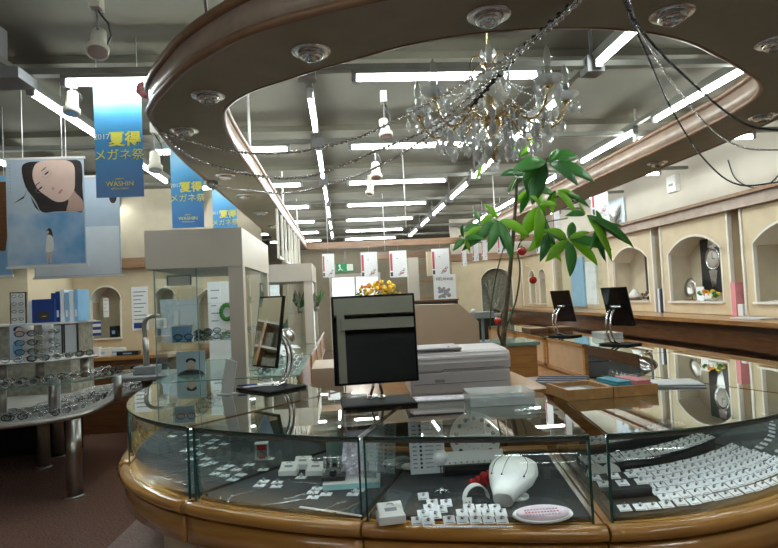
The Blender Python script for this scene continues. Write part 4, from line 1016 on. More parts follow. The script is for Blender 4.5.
for k in range(NA):
    a = 2 * PI * k / NA + R(30); c, s_ = math.cos(a), math.sin(a); pt = lambda r_, z: (r_ * c, r_ * s_, z)
    m = MB(); m.tube(cr([pt(.03, 2.33), pt(.08, 2.375), pt(.14, 2.355), pt(.20, 2.29), pt(.27, 2.27), pt(.325, 2.31), pt(RR, 2.385)], 5), .0055, 'gold', 7); m.tube(cr([pt(.08, 2.375), pt(.11, 2.40), pt(.14, 2.38), pt(.125, 2.36)], 4), .003, 'gold', 5); m.build('arm', t)
    m = MB(); m.lathe([(.0001, .0), (.012, .002), (.03, .008), (.060, .030), (.064, .037), (.058, .033), (.028, .014), (.0001, .012)], pt(RR, 2.385), 'crystal', 12, smooth=False); bo = m.build('drip_cup', t)
    m = MB(); m.lathe([(.016, -.004), (.018, .004), (.012, .012)], pt(RR, 2.385), 'gold', 12); m.build('cup_collar', t)
    m = MB(); m.cyl(pt(RR, 2.397), pt(RR, 2.472), .0155, 'acrylic', n=12); cn = m.build('candle_sleeve', t)
    m = MB(); m.lathe([(.009, 0), (.016, .02), (.018, .042), (.011, .075), (.0001, .102)], pt(RR, 2.473), 'acrylic', 12); m.build('candle_bulb', cn)
    for q in range(5):
        b = a + 2 * PI * q / 5; drop(RR * c + .056 * math.cos(b), RR * s_ + .056 * math.sin(b), 2.405 - (.0 if q % 2 else .035), random.uniform(.75, 1.05))
    for r_, z in ((.20, 2.275), (.27, 2.25), (.33, 2.30)): drop(r_ * c, r_ * s_, z, 1.15)
    drop(.26 * math.cos(a + .5), .26 * math.sin(a + .5), 2.27, 1.0); drop(.22 * math.cos(a + .3), .22 * math.sin(a + .3), 2.23, 1.2); drop(.08 * math.cos(a + .5), .08 * math.sin(a + .5), 2.19, 1.1)
    drop(.12 * c, .12 * s_, 2.22, 1.15)
    beads([pt(.05, 2.56), pt(.13, 2.47), pt(.22, 2.42), pt(.30, 2.405)])
    a2 = a + 2 * PI / NA; p1 = Vector(pt(.30, 2.395)); p2 = Vector((.30 * math.cos(a2), .30 * math.sin(a2), 2.395))
    beads([p1.lerp(p2, u) + Vector((0, 0, -.10 * 4 * u * (1 - u))) for u in [i / 6 for i in range(7)]])
    if k % 2 == 0:
        m = MB(); m.tube(cr([pt(.02, 2.585), pt(.05, 2.63), pt(.10, 2.625), pt(.125, 2.58), pt(.125, 2.54)], 4), .0035, 'gold', 6); m.build('crown_scroll', t); drop(.125 * c, .125 * s_, 2.535, .9)
    else:
        m = MB(); m.lathe([(.0001, 0), (.012, .02), (.016, .05), (.0001, .09)], (.03 * c, .03 * s_, 2.60), 'crystal', 6, smooth=False); m.build('crown_crystal', t)
    beads([pt(.045, 2.30), pt(.05, 2.22), pt(.02, 2.16)], .005)
    pq_ = lambda r_, z, da: (r_ * math.cos(a + da), r_ * math.sin(a + da), z)
    for r_, z0_, z1_, da in ((.30, 2.33, 2.22, .0), (.24, 2.28, 2.17, .25), (.16, 2.34, 2.20, .55), (.20, 2.31, 2.20, .8)):
        beads([pq_(r_, z0_, da), pq_(r_, z1_, da)], .0065, step=.015)
    beads([pq_(.06, 2.40, .5), pq_(.16, 2.33, .5), pq_(.29, 2.39, .5)], .005)
m = MB(); m.ball((0, 0, 2.10), .026, 'crystal', 12, 8); m.cyl((0, 0, 2.12), (0, 0, 2.14), .003, 'gold', n=6); m.build('bottom_ball', t)

# ================================================================== BEAD GARLANDS
def garland(pts, label, mat='garland', r=.008, step=.02):
    r *= 1.1; step = r * 2.9
    """pts: (px, py, Y)"""
    P = cr([tuple(yat(*p)) for p in pts], 6); m = MB(); acc = 0
    for a, b in zip(P, P[1:]):
        L = (b - a).length; s = step - acc
        while s < L:
            m.ball(a.lerp(b, s / L), r, mat, 5, 3); s += step
        acc = (acc + L) % step
    m.tube(P, r * .35, mat, 4); tag(m.build('bead_garland'), label, 'garland', 'bead garlands strung under the ring')
garland([(158, 128, 3.2), (165, 133, 3.2), (224, 150, 3.05), (284, 153, 2.85), (350, 140, 2.65), (412, 112, 2.45), (484, 72, 2.25), (516, 50, 2.15), (552, 25, 2.0), (576, 0, 1.9)], 'beaded garland swag, topmost of the three running left', 'garland_silver', .0082, .016)
garland([(153, 123, 3.25), (189, 156, 3.15), (258, 176, 3.0), (314, 175, 2.8), (376, 151, 2.6), (430, 128, 2.4), (470, 96, 2.25), (516, 56, 2.1), (556, 24, 1.98), (580, 0, 1.9)], 'beaded garland swag, middle of the three running left', 'garland_silver', .0082, .016)
garland([(212, 185, 4.7), (260, 192, 4.2), (299, 192, 3.8), (350, 178, 3.3), (394, 158, 2.9), (448, 122, 2.5), (490, 84, 2.25), (530, 42, 2.05), (580, 2, 1.9)], 'beaded garland swag, lowest of the three running left', 'garland_silver', .0082, .016)
garland([(470, 108, 2.35), (500, 74, 2.2), (530, 42, 2.07), (556, 18, 1.98), (582, -4, 1.9)], 'thick black bead chain crossing the ring above the chandelier', 'garland', .012, .022)
garland([(626, -3, 1.85), (636, 23, 1.95), (677, 69, 2.3), (743, 123, 2.8), (790, 131, 3.1)], 'black bead garland at right, highest of three', 'garland', .0065)
garland([(628, -3, 1.85), (641, 31, 2.0), (677, 89, 2.4), (713, 130, 2.7), (745, 148, 2.9), (790, 150, 3.1)], 'silver bead garland at right, middle of three', 'garland_silver', .0055)
garland([(622, -3, 1.85), (645, 50, 2.05), (672, 110, 2.4), (705, 160, 2.7), (740, 185, 2.9), (790, 180, 3.1)], 'thin dark bead garland hanging lowest at right', 'garland', .005)
for px, py, Y, mt, lb in ((145, 90, 3.35, 'pink', 'pink tissue flower stuck on the left bend of the ring'), (212, 184, 4.8, 'grey', 'grey tissue flower on the left ring edge above the showcase')):
    v = yat(px, py, Y); t = thing('tissue_flower', lb, 'ornament', v); m = MB()
    for k in range(14):
        a = k * 2.4; m.ball((.03 * math.cos(a), .02 * math.sin(a * 1.7), .03 * math.sin(a)), .018, mt, 6, 4)
    m.build('petals', t)

# ================================================================== IN THE CASES
ZF = ZD + .0165
def card_mesh(w=.034, d=.026, gem='ink_grey', h=.0015):
    t = thing('price_card', '', 'card', (0, 0, 0))
    m = MB(); m.box((-w / 2, 0, 0), (w / 2, d, h), 'card'); m.box((-w * .4, d * .08, h), (w * .3, d * .18, h + .0003), 'ink_grey'); m.build('card_sheet', t)
    m = MB(); m.ball((0, d * .6, h + .004), .004, gem, 6, 4); m.tube([(.006 * math.cos(a), d * .6, h + .006 + .006 * math.sin(a)) for a in [k * PI / 4 for k in range(8)]], .0010, 'silver', 4, closed=True); m.build('jewel', t)
    return t
proto_card = card_mesh(); used = [False]
def put_card(p, rz, label, group, sc=1, tilt=0):
    if not used[0]:
        used[0] = True; r_ = proto_card; r_.location = p; r_.rotation_euler = (tilt, 0, rz); r_['label'] = label; r_['group'] = group; r_.scale = (sc,) * 3; return
    dup(proto_card, p, (tilt, 0, rz), label, group, sc)
# -- section left bend
def simple(name, label, cat, group, build, p, rz=0, cache={}):
    key = (name, build.__name__)
    if key not in cache:
        m = MB(); build(m); o = m.build(name); cache[key] = o
    else: o = cache[key].copy(); COL.objects.link(o)
    o.location = p; o.rotation_euler = (0, 0, rz); return tag(o, label, cat, group)
def chain_mesh(m):
    m.tube([(x, .0015 * math.sin(x * 60), .002) for x in [-.19 + .02 * k for k in range(20)]], .0019, 'silver', 4)
    m.ball((-.195, 0, .004), .004, 'silver', 6, 4)
g1 = 'fine chains laid on the dark deck of the left bend case'
for k in range(14):
    u = k / 13; p = zat(160 + 33 * u, 486 + 14 * u - 0, ZF); 
    o_, i_ = OC[int((2 + 2.6 * u) * NS)], IC[int((2 + 2.6 * u) * NS)]; d = (i_ - o_).normalized(); q = o_ + d * .27
    simple('fine_chain', 'fine silver chain laid straight on the dark deck of the left bend case', 'necklace', g1, chain_mesh, (q.x, q.y, ZF), math.atan2(d.y, d.x))
for k, (px, py) in enumerate([(207, 497), (220, 500), (228, 503)]):
    p = zat(px, py, ZF); m = MB(); m.ball((0, 0, .007), .007, 'garland' if k == 0 else 'silver', 8, 6); o = m.build('pearl', None, p)
    tag(o, ['dark bead nearest the glass joint at left', 'pale bead in the middle of the small trio at left', 'pale bead rightmost of the small trio at left'][k], 'bead')
# raised dark tray line in the left case
g2 = 'flat price cards spread in the left bend case'
pts = [(170, 437), (186, 436), (192, 441), (205, 436), (212, 441), (219, 436), (207, 444), (198, 447), (211, 449), (222, 445), (190, 450), (182, 452), (196, 455), (204, 460), (189, 460), (210, 464), (219, 470), (201, 466), (226, 467), (234, 471), (213, 475), (222, 477), (230, 481), (238, 476)]
for k, (px, py) in enumerate(pts):
    p = zat(px, py, ZF); put_card(p, R(-30 + 8 * math.sin(k)), 'small white price card lying flat in the scattered group in the left cases', g2, 1.55)
g3 = 'price cards between the chains in the left centre case'
for k, (px, py) in enumerate([(248, 466), (262, 471), (268, 460), (254, 484) if 0 else (262, 483), (276, 484), (275, 488), (258, 487), (300, 479), (316, 490), (328, 485), (340, 484), (312, 494), (325, 496), (312, 499), (358, 492), (352, 496)]):
    p = zat(px, py, ZF); put_card(p, R(-12), 'small pale blue-white price card beside the chains in the left centre case', g3, 1.5)
for k, (a, b) in enumerate([((214, 455), (248, 448)), ((262, 506), (322, 497)), ((288, 482), (320, 484)), ((320, 512), (352, 498)), ((335, 514), (368, 499)), ((232, 497), (290, 480)), ((285, 500), (312, 492))]):
    A = zat(*a, ZF); B = zat(*b, ZF); m = MB(); P = [A.lerp(B, u / 12) + Vector((0, .004 * math.sin(u * 1.2), .0015)) for u in range(13)]
    m.tube(P, .0016, 'silver', 4); m.ball(A + Vector((0, 0, .004)), .0045, 'silver', 6, 4)
    tag(m.build('thin_necklace'), 'thin necklace laid diagonally on the left centre deck, %s one counted from the left' % ordn(k), 'necklace', 'thin necklaces on the left centre deck')
A = zat(299, 508, ZF); B = zat(361, 517, ZF); d = B - A
m = MB(); m.box((0, 0, 0), (d.length, .012, .004), 'offwhite'); m.box((.01, .004, .004), (d.length - .01, .007, .0045), 'ink_grey'); tag(m.build('label_strip', None, A, (0, 0, math.atan2(d.y, d.x))), 'long white label strip at the front of the left centre case', 'label strip')

def ring_box(px, py, rz, label, s=1.0, z=ZF):
    p = zat(px, py, z); t = thing('ring_box', label, 'jewellery box', p, R(rz), 'white jewellery boxes'); t.scale = (s, s, s)
    m = MB(); m.bbox((-.045, -.035, 0), (.045, .035, .028), 'velvet', .004); m.build('box_base', t)
    T = Matrix.Translation((0, .0, .03)) @ Matrix.Rotation(R(24), 4, 'X')
    m = MB(); m.bbox((-.042, -.034, -.004), (.042, .038, .010), 'velvet', .004, T); m.build('cushion', t)
    m = MB(); m.box((-.02, -.006, .0105), (.02, .008, .0115), 'ink_grey', T); m.tube([T @ Vector((.012 * math.cos(a) , .016, .012 + .010 * math.sin(a))) for a in [k * PI / 5 for k in range(6)]], .0014, 'silver', 5); m.build('ring', t)
    return t
ring_box(289, 474, -8, 'open white ring box on the left centre deck, leftmost of three')
ring_box(303, 468, -8, 'open white ring box standing behind between two others')
ring_box(316, 474, -10, 'open white ring box on the left centre deck, right one of three')
ring_box(391, 521, 6, 'white pendant box at front left of the centre case', 1.15)
# acrylic holder with red item
p = zat(262, 459, ZF); t = thing('acrylic_holder', 'small clear holder with a red item in the left centre case', 'display holder', p)
m = MB(); m.bbox((-.035, -.025, 0), (.035, .025, .004), 'acrylic', .001); m.box((-.035, -.025, .004), (-.032, .025, .085), 'acrylic'); m.box((.032, -.025, .004), (.035, .025, .085), 'acrylic'); m.bbox((-.036, -.026, .085), (.036, .026, .09), 'white', .001); m.build('stand', t)
m = MB(); m.bbox((-.024, -.015, .05), (.024, .015, .083), 'red', .004); m.bbox((-.015, -.012, .005), (.02, .012, .018), 'red', .003); m.build('red_case', t)
# watch on stand with wedge + foil picture
p = zat(352, 487, ZF); t = thing('display_plinth', 'pale teal wedge plinth in the left centre case under the crystal watch', 'display plinth', p, R(-4))
m = MB(); m.box((-.13, -.03, 0), (.13, .10, .024), 'teal'); m.box((-.13, -.03, .024), (.13, .10, .028), 'white'); m.build('plinth_block', t)
m = MB(); m.bbox((-.14, .0, .029), (-.03, .08, .05), 'black', .005); m.build('black_pad', t)
t = thing('crystal_watch', 'sparkling crystal bracelet watch on the black pad', 'watch', (p.x - .085, p.y + .045, ZF + .051))
m = MB(); m.lathe([(.032, 0), (.036, .004), (.036, .020), (.032, .024), (.028, .02), (.028, .004)], (0, 0, .0), 'crystal', 16, smooth=False, T=Matrix.Diagonal((1, .7, 1, 1))); m.build('bracelet', t)
m = MB(); m.lathe([(.0001, 0), (.016, 0), (.018, .003), (.016, .006), (.0001, .006)], (0, -.024, .013), 'garland', 16, T=Matrix.Rotation(PI / 2, 4, 'X')); m.build('dial', t)
m = MB()
for k in range(26):
    a = k * .9; m.ball((.04 * math.cos(a), .02 * math.sin(a), .03 + .05 * (k / 26)), .008, 'crystal', 6, 4)
m.build('crystal_cluster', t)
q = zat(362, 478, ZF + .03); t = thing('foil_picture', 'glossy crumpled lilac foil picture panel behind the crystal watch', 'display panel', (p.x + .035, p.y + .088, ZF + .029), R(-4))
m = MB(); V = []
for i in range(9):
    r_ = []
    for j in range(13):
        x = -.085 + .17 * i / 8 + .02 * j / 12; z = .2 * j / 12; r_.append(m.bm.verts.new((x, .03 * (j / 12) ** 2 + .006 * math.sin(i * 2.3 + j * 1.1) + .004 * random.random(), z)))
    V.append(r_)
mi_ = m.mi('foil')
for i in range(8):
    for j in range(12): f = m.bm.faces.new((V[i][j], V[i + 1][j], V[i + 1][j + 1], V[i][j + 1])); f.material_index = mi_
o = m.build('foil_sheet', t); sm = o.modifiers.new('s', 'SOLIDIFY'); sm.thickness = .003
p2 = (p.x + .085, p.y + .02, ZF + .029); t = thing('acrylic_sign', 'clear upright acrylic plate with faint lettering on the teal plinth', 'sign', p2, R(-4))
m = MB(); m.box((-.03, -.002, 0), (.03, .002, .15), 'acrylic'); m.build('plate', t); m = MB(); m.tube([(p_[0], -.004, p_[1]) for p_ in ell(0, .09, .009, .009)], .0015, 'ink_grey', 4, closed=True); m.box((-.012, -.004, .012), (.012, -.003, .022), 'ink_grey'); m.build('printed_mark', t)
# sage bottle & white crumpled cloths behind
for (px, py, s, mt, lb) in ((336, 450, 1, 'sage', 'sage green blank display bust far back in the left centre case'),):
    p = zat(px, py + 12, ZF); t = thing('display_bust', lb, 'display bust', p); m = MB(); m.lathe([(.04, 0), (.045, .01), (.05, .10), (.035, .14), (.02, .16), (.018, .18), (.0001, .182)], (0, 0, 0), mt, 18, T=Matrix.Diagonal((1, .5, 1, 1))); m.build('form', t)
# -- centre case
p = zat(429, 492, ZF)
c_ = yat(428, 452, 2.78); t = thing('gem_chart', 'white chart board listing gems with dots in the centre case', 'chart', (c_.x, 2.80, ZF + .001), R(-2))
m = MB(); T = Matrix.Rotation(R(-8), 4, 'X'); m.box((-.085, 0, 0), (.085, .004, .245), 'paper', T); m.build('board', t)
m = MB()
for k in range(11):
    z = .225 - k * .0195; m.box((-.07, -.001, z - .003), (-.05, 0, z + .003), 'ink_grey', T); m.box((-.01, -.001, z - .002), (.03, 0, z + .002), 'ink_grey', T); m.box((.045, -.001, z - .002), (.07, 0, z + .002), 'ink_grey', T)
m.build('printed_text', t)
for k in range(11):
    z = .225 - k * .0195; q = T @ Vector((-.03, -.002, z)); m = MB(); m.ball(q, .0065, ['ink', 'blue', 'garland', 'pink', 'ink_red', 'blue', 'ink', 'blue', 'stone', 'blue', 'ink'][k], 8, 5); m.build('sample_gem', t)
t = thing('disc_stand', 'small white paper disc on a black rod with branched silver foot', 'display stand', zat(442, 492, ZF))
m = MB(); m.cyl((0, 0, .01), (0, 0, .12), .0022, 'black', n=6); m.build('rod', t)
m = MB(); m.lathe([(.0001, 0), (.034, 0), (.034, .002), (.0001, .002)], (0, -.004, .15), 'white', 24, T=Matrix.Rotation(PI / 2, 4, 'X')); m.build('disc', t)
m = MB(); m.lathe([(.012, 0), (.01, .012), (.003, .018)], (0, 0, 0), 'silver', 10)
for a in (0, 1.2, 2.2, 3.3, 4.3, 5.4): m.tube([(0, 0, .01), (.025 * math.cos(a), .02 * math.sin(a), .008), (.04 * math.cos(a + .2), .035 * math.sin(a + .2), .0025)], .0025, 'silver', 5)
m.build('branched_foot', t)
# round gem disc on white rack
q = zat(475, 474, ZF); t = thing('stepped_rack', 'white acrylic rack carrying the round gem disc', 'rack', (q.x, q.y + .02, ZF), R(-2))
m = MB(); m.box((-.145, -.03, .0), (.145, .03, .045), 'black'); m.build('riser', t)
m = MB(); T = Matrix.Rotation(R(-20), 4, 'X'); m.box((-.145, -.028, .040), (.145, -.024, .10), 'white', T); m.box((-.145, -.026, .095), (.145, .02, .1), 'white', T); m.build('front_plate', t)
m = MB()
for k in range(9): m.box((-.12 + .028 * k, -.030, .045), (-.112 + .028 * k, -.0285, .052), 'ink_grey', T)
m.build('printed_scale', t)
t = thing('gem_disc', 'round white disc with coloured gems set around its edge', 'display disc', (q.x + .02, q.y + .055, ZF + .155), R(-2))
TR = Matrix.Rotation(R(-14), 4, 'X'); TD = TR @ Matrix.Rotation(PI / 2, 4, 'X')
m = MB(); m.lathe([(.0001, 0), (.120, 0), (.124, .003), (.120, .006), (.0001, .006)], (0, 0, 0), 'white', 40, T=TD); m.build('plate', t)
gm = ['blue', 'leaf_dark', 'ink_red', 'stone', 'cyan', 'green_sign', 'ink_grey', 'pink', 'ink', 'yellow', 'garland', 'stone', 'orange', 'ink_grey']
for k in range(14):
    a = 2 * PI * k / 14 + .2; c = TR @ Vector((.092 * math.cos(a), -.009, .092 * math.sin(a))); m = MB(); m.ball(c, .0105, gm[k], 8, 6, (1, .5, 1)); m.build('set_gem', t)
m = MB()
for k in range(14):
    a = 2 * PI * k / 14; c = TR @ Vector((.05 * math.cos(a), -.0075, .05 * math.sin(a))); m.ball(c, .003, 'ink_grey', 5, 4)
m.build('printed_marks', t)
# necklace bust, leaning with its neck towards us
q = zat(516, 500, ZF); t = thing('necklace_bust', 'white necklace bust lying neck forward in the centre case', 'display bust', (q.x, q.y, ZF), R(-10)); t.scale = (1.16,) * 3
prof = [((-.052, -.085, .030), .034, .030), ((-.046, -.065, .042), .040, .036), ((-.030, -.035, .060), .062, .045), ((-.012, .0, .078), .080, .052), ((.0, .035, .092), .088, .050), ((.01, .065, .102), .080, .046), ((.014, .078, .100), .070, .036)]
m = MB(); rings = []; ax = Vector((.25, .85, .42)).normalized(); sd = Vector((1, -.29, 0)).normalized(); nn = sd.cross(ax).normalized()
for c, w, h in prof:
    rings.append([m.bm.verts.new(Vector(c) + sd * w * math.copysign(abs(math.cos(a)) ** .8, math.cos(a)) + nn * h * math.copysign(abs(math.sin(a)) ** .9, math.sin(a))) for a in [2 * PI * k / 24 for k in range(24)]])
i_ = m.mi('velvet')
for A, B in zip(rings, rings[1:]):
    for k in range(24): f = m.bm.faces.new((A[k], A[(k + 1) % 24], B[(k + 1) % 24], B[k])); f.material_index = i_; f.smooth = True
m.bm.faces.new(rings[0]).material_index = i_; m.bm.faces.new(rings[-1]).material_index = i_
bodyo = m.build('bust_form', t)
m = MB(); m.lathe([(.001, 0), (.05, 0), (.05, .006), (.02, .012), (.02, .06), (.001, .06)], (.0, .03, 0), 'velvet', 16); m.build('bust_support', t)
def on_bust(u, s):   # u along 0..1, s across -1..1
    x = u * (len(prof) - 1); k = min(len(prof) - 2, int(x)); f_ = x - k; c = Vector(prof[k][0]).lerp(Vector(prof[k + 1][0]), f_); w = prof[k][1] * (1 - f_) + prof[k + 1][1] * f_; h = prof[k][2] * (1 - f_) + prof[k + 1][2] * f_
    an = PI / 2 - s * 1.2; return c + sd * w * math.copysign(abs(math.cos(an)) ** .8, math.cos(an)) + nn * (h * abs(math.sin(an)) ** .9 + .002)
for k, (s0, s1, u1) in enumerate([(-.1, -.75, .42), (0, -.15, .36), (.1, .72, .40)]):
    t3 = thing('draped_necklace', 'fine necklace draped on the white bust, ' + ['left one', 'middle one', 'right one'][k], 'necklace', t.location, R(-10), 'necklaces draped on the white bust'); t3.scale = (1.16,) * 3
    m = MB(); m.tube([on_bust(.95 - (.95 - u1) * v, s0 + (s1 - s0) * v ** .7) for v in [i / 8 for i in range(9)]], .0009, 'garland', 4); m.build('chain', t3); m = MB(); m.ball(on_bust(u1, s1), .0035, 'ink', 6, 5); m.build('pendant', t3)
t3 = thing('price_tag', 'small blue and white tag resting on top of the white bust', 'tag', t.location, R(-10)); t3.scale = (1.16,) * 3; c = on_bust(.93, 0); m = MB(); m.box((c.x - .02, c.y - .014, c.z + .002), (c.x + .02, c.y + .014, c.z + .004), 'card'); m.box((c.x - .02, c.y + .006, c.z + .004), (c.x + .02, c.y + .014, c.z + .0045), 'lightblue'); m.build('tag_card', t3)
# oval plaque
q = zat(543, 519, ZF); t = thing('oval_plaque', 'oval pink and white plaque with tiny text, front right of centre case', 'plaque', (q.x, q.y, ZF), R(-2))
m = MB(); TO = Matrix.Rotation(R(14), 4, 'X') @ Matrix.Diagonal((1, .48, 1, 1)); m.lathe([(.0001, 0), (.108, 0), (.115, .004), (.112, .009), (.105, .010), (.0001, .010)], (0, 0, .014), 'white', 44, T=TO); m.build('plate', t)
m = MB(); m.lathe([(.0001, .0102), (.10, .0102), (.10, .0108), (.0001, .0108)], (0, 0, .014), 'oval_pink', 40, T=TO); m.build('printed_field', t)
m = MB()
for r_ in range(3):
    for k in range(11): m.box((-.066 + k * .012, .018 - r_ * .016, .0112), (-.058 + k * .012, .024 - r_ * .016, .0118), 'ink_red' if r_ % 2 else 'ink_grey', Matrix.Translation((0, 0, .014)) @ Matrix.Rotation(R(14), 4, 'X'))
m.build('printed_text', t)
# curved bracelet arch
q = zat(476, 499, ZF); t = thing('bracelet_arch', 'cream curved bracelet arch beside the white bust', 'display arch', (q.x, q.y, ZF), R(10))
m = MB(); P = [(-.055 * math.cos(a), 0, .062 * math.sin(a)) for a in [PI * k / 14 for k in range(15)]]
for A, B in zip(P, P[1:]):
    sA, sB = Vector(A) * .93, Vector(B) * .93
    m.hull8([Vector(A) + Vector((0, -.016, 0)), Vector(B) + Vector((0, -.016, 0)), Vector(B) + Vector((0, .016, 0)), Vector(A) + Vector((0, .016, 0)), sA + Vector((0, -.016, 0)), sB + Vector((0, -.016, 0)), sB + Vector((0, .016, 0)), sA + Vector((0, .016, 0))], 'velvet')
m.build('arch', t)
# red flowers
q = zat(485, 493, ZF); t = thing('artificial_flowers', 'red artificial flowers with green leaves behind the bracelet arch', 'flowers', (q.x, q.y + .06, ZF))
m = MB()
for k in range(9): m.ball((random.uniform(-.045, .04), random.uniform(-.02, .02), random.uniform(.02, .07)), .018, 'red_cloth', 6, 5)
m.build('petals', t)
m = MB()
for k in range(6): leaflet(m, Vector((.02, 0, .02)), Vector((random.uniform(.0, .09), random.uniform(-.03, .03), random.uniform(.02, .09))), .014, 'leaf', .1)
m.build('leaves', t)
# price cards in rows, small stand-up
g5 = 'price cards in the left block of the centre case'; g6 = 'price cards in the right block of the centre case'
for k, (px, py) in enumerate([(418, 522), (429, 523), (419, 517) if 0 else (424, 515), (436, 516), (430, 509), (442, 510), (433, 504), (447, 504), (424, 497)]):
    put_card(zat(px, py + 3, ZF), R(0), 'white price card in the left block at the front of the centre case', g5, 1.35, R(35))
for r_, (y_, x0, x1, n) in enumerate([(521, 450, 503, 5), (514, 463, 502, 4), (509, 470, 496, 3)]):
    for k in range(n): put_card(zat(x0 + (x1 - x0) * k / (n - 1), y_ + 3, ZF), R(0), 'white price card in the right block at the front of the centre case', g6, 1.32, R(35))
A = zat(434, 528, ZF); B = zat(513, 528, ZF); d = B - A
m = MB(); m.box((0, 0, 0), (d.length, .011, .003), 'offwhite'); 
for k in range(24): m.box((.006 + k * .011, .003, .003), (.012 + k * .011, .008, .0034), 'ink_red' if k % 3 == 0 else 'ink_grey')
tag(m.build('label_strip', None, A, (0, 0, math.atan2(d.y, d.x))), 'white printed label strip lying along the front of the centre case', 'label strip')
t = thing('earring_tag', 'upright grey earring tag in front of the bracelet arch', 'tag', zat(468, 507, ZF)); m = MB(); m.box((-.018, 0, 0), (.018, .004, .036), 'offwhite', Matrix.Rotation(R(-12), 4, 'X')); m.build('tag_card', t); m = MB(); m.ball((-.007, -.002, .02), .003, 'ink', 6, 4); m.ball((.007, -.002, .02), .003, 'ink', 6, 4); m.build('earrings', t)
for k, (px, py) in enumerate([(392, 466), (402, 463), (410, 470)]):
    q = zat(px, py, ZF); t = thing('crumpled_cloth', 'pale crumpled display cloth behind the chart, %s from left' % ordn(k), 'cloth', q); m = MB(); m.ball((0, 0, .018), .035, 'offwhite', 9, 6, (1.3, .8, .5)); m.build('cloth', t)
q = zat(378, 452, ZF); t = thing('necklace_stand', 'dim olive necklace stand behind the acrylic plate', 'display stand', q); m = MB(); m.lathe([(.03, 0), (.012, .015), (.008, .05), (.035, .08), (.038, .13), (.0001, .14)], (0, 0, 0), 'stone', 14, T=Matrix.Diagonal((1, .4, 1, 1))); m.build('form', t)

# -- right case, terraces of white ring cards
Os, Is = sec(11, 15); Os, Is = shrink(Os, Is, .045, .02); Os, Is = resamp(Os, 24), resamp(Is, 24)
def inner(u, v):    # u along the case 0..1, v from the front glass 0..1
    n = len(Os) - 1; x = u * n; k = max(0, min(n - 1, int(x))); f_ = x - k; o_ = Os[k].lerp(Os[k + 1], f_); i_ = Is[k].lerp(Is[k + 1], f_); p = o_.lerp(i_, v); d = (i_ - o_).normalized(); tdir = (Os[k + 1] - Os[k]).normalized(); return p, d, tdir
def terrace(u0, u1, v0, v1, z0, z1, label):
    t = thing('display_riser', label, 'riser', (0, 0, 0)); n = 10
    pa = [inner(u0 + (u1 - u0) * k / n, v0)[0] for k in range(n + 1)]; pb = [inner(u0 + (u1 - u0) * k / n, v1)[0] for k in range(n + 1)]
    m = MB(); m.strip(pa, pb, z0, z1, 'felt_black'); m.build('riser_block', t)
terrace(.0, .20, .20, .42, ZF, ZF + .035, 'small black riser block at the left front of the right case')
terrace(.02, .95, .52, .66, ZF, ZF + .045, 'long curved black riser across the middle of the right case')
terrace(.10, .95, .68, .84, ZF, ZF + .085, 'taller curved black riser at the back of the right case')
def rowcards(u0, u1, v, z, n, label, group, sc=1.15, tilt=12):
    for k in range(n):
        u = u0 + (u1 - u0) * k / max(1, n - 1) + random.uniform(-.003, .003); p, d, td = inner(u, v + random.uniform(-.004, .004)); rz = math.atan2(td.y, td.x) + R(random.uniform(-4, 4)); put_card((p.x, p.y, z), rz, label, group, sc, R(tilt))
rowcards(.05, .98, .055, ZF + .004, 20, 'white ring card in the front row along the glass of the right case', 'ring cards in the front row of the right case', 1.4, 20)
for r_ in range(6):
    rowcards(.22, .98, .125 + .056 * r_, ZF + .004 + .003 * r_, 18 - r_ // 2, 'white ring card in the dense rows behind the front row, row %s' % ordn(r_), 'ring cards in dense row %s of the right case' % ordn(r_), 1.35, 24)
rowcards(.03, .18, .24, ZF + .036, 3, 'white ring card at the front of the small black riser', 'ring cards on the small riser', 1.4, 20)
rowcards(.02, .18, .33, ZF + .036, 3, 'white ring card at the back of the small black riser', 'ring cards on the back of the small riser', 1.4, 20)
rowcards(.05, .95, .53, ZF + .046, 17, 'ring card along the front of the long middle riser', 'ring cards on the middle riser front', 1.35, 20)
rowcards(.05, .95, .59, ZF + .046, 16, 'ring card along the back of the long middle riser', 'ring cards on the middle riser back', 1.35, 20)
rowcards(.14, .93, .70, ZF + .086, 15, 'ring card on the tallest back riser, front row', 'ring cards on the tall riser front', 1.3, 22)
rowcards(.14, .93, .77, ZF + .086, 14, 'ring card on the tallest back riser, back row', 'ring cards on the tall riser back', 1.3, 22)
for k, u in enumerate((.06, .13)):
    p, d, td = inner(u, .47); t = thing('rounded_ring_holder', 'rounded white ring holder behind the small riser, ' + ['left one', 'right one'][k], 'ring holder', (p.x, p.y, ZF), math.atan2(td.y, td.x))
    m = MB(); flat(m, smooth2([(-.04, 0), (.04, 0), (.04, .04), (0, .065), (-.04, .04)], 3), 0, 'offwhite', .008); m.build('holder', t)
for k in range(12):
    u = .16 + .062 * k; p, d, td = inner(u, .88); t = thing('ring_cone', 'small dark ring stand in the back line, %s from left' % ordn(k), 'ring stand', (p.x, p.y, ZF), 0, 'ring stands at the back of the right case')
    m = MB(); m.lathe([(.016, 0), (.014, .01), (.005, .045 + .015 * (k % 3)), (.0001, .05 + .015 * (k % 3))], (0, 0, 0), 'garland' if k % 2 else 'grey', 10); m.build('cone', t); m = MB(); m.lathe([(.009, .028), (.012, .031), (.009, .034)], (0, 0, 0), 'silver', 10); m.build('ring', t)
# neighbour case at the right bend
Os, Is = sec(15, 19); Os, Is = shrink(Os, Is, .02, .02); Os, Is = resamp(Os, 24), resamp(Is, 24)
for r_ in range(3): rowcards(.04, .5, .12 + .1 * r_, ZF + .004, 10, 'ring card in the right bend case, row %s from the glass' % ordn(r_), 'ring cards in row %s of the right bend case' % ordn(r_), 1.2)
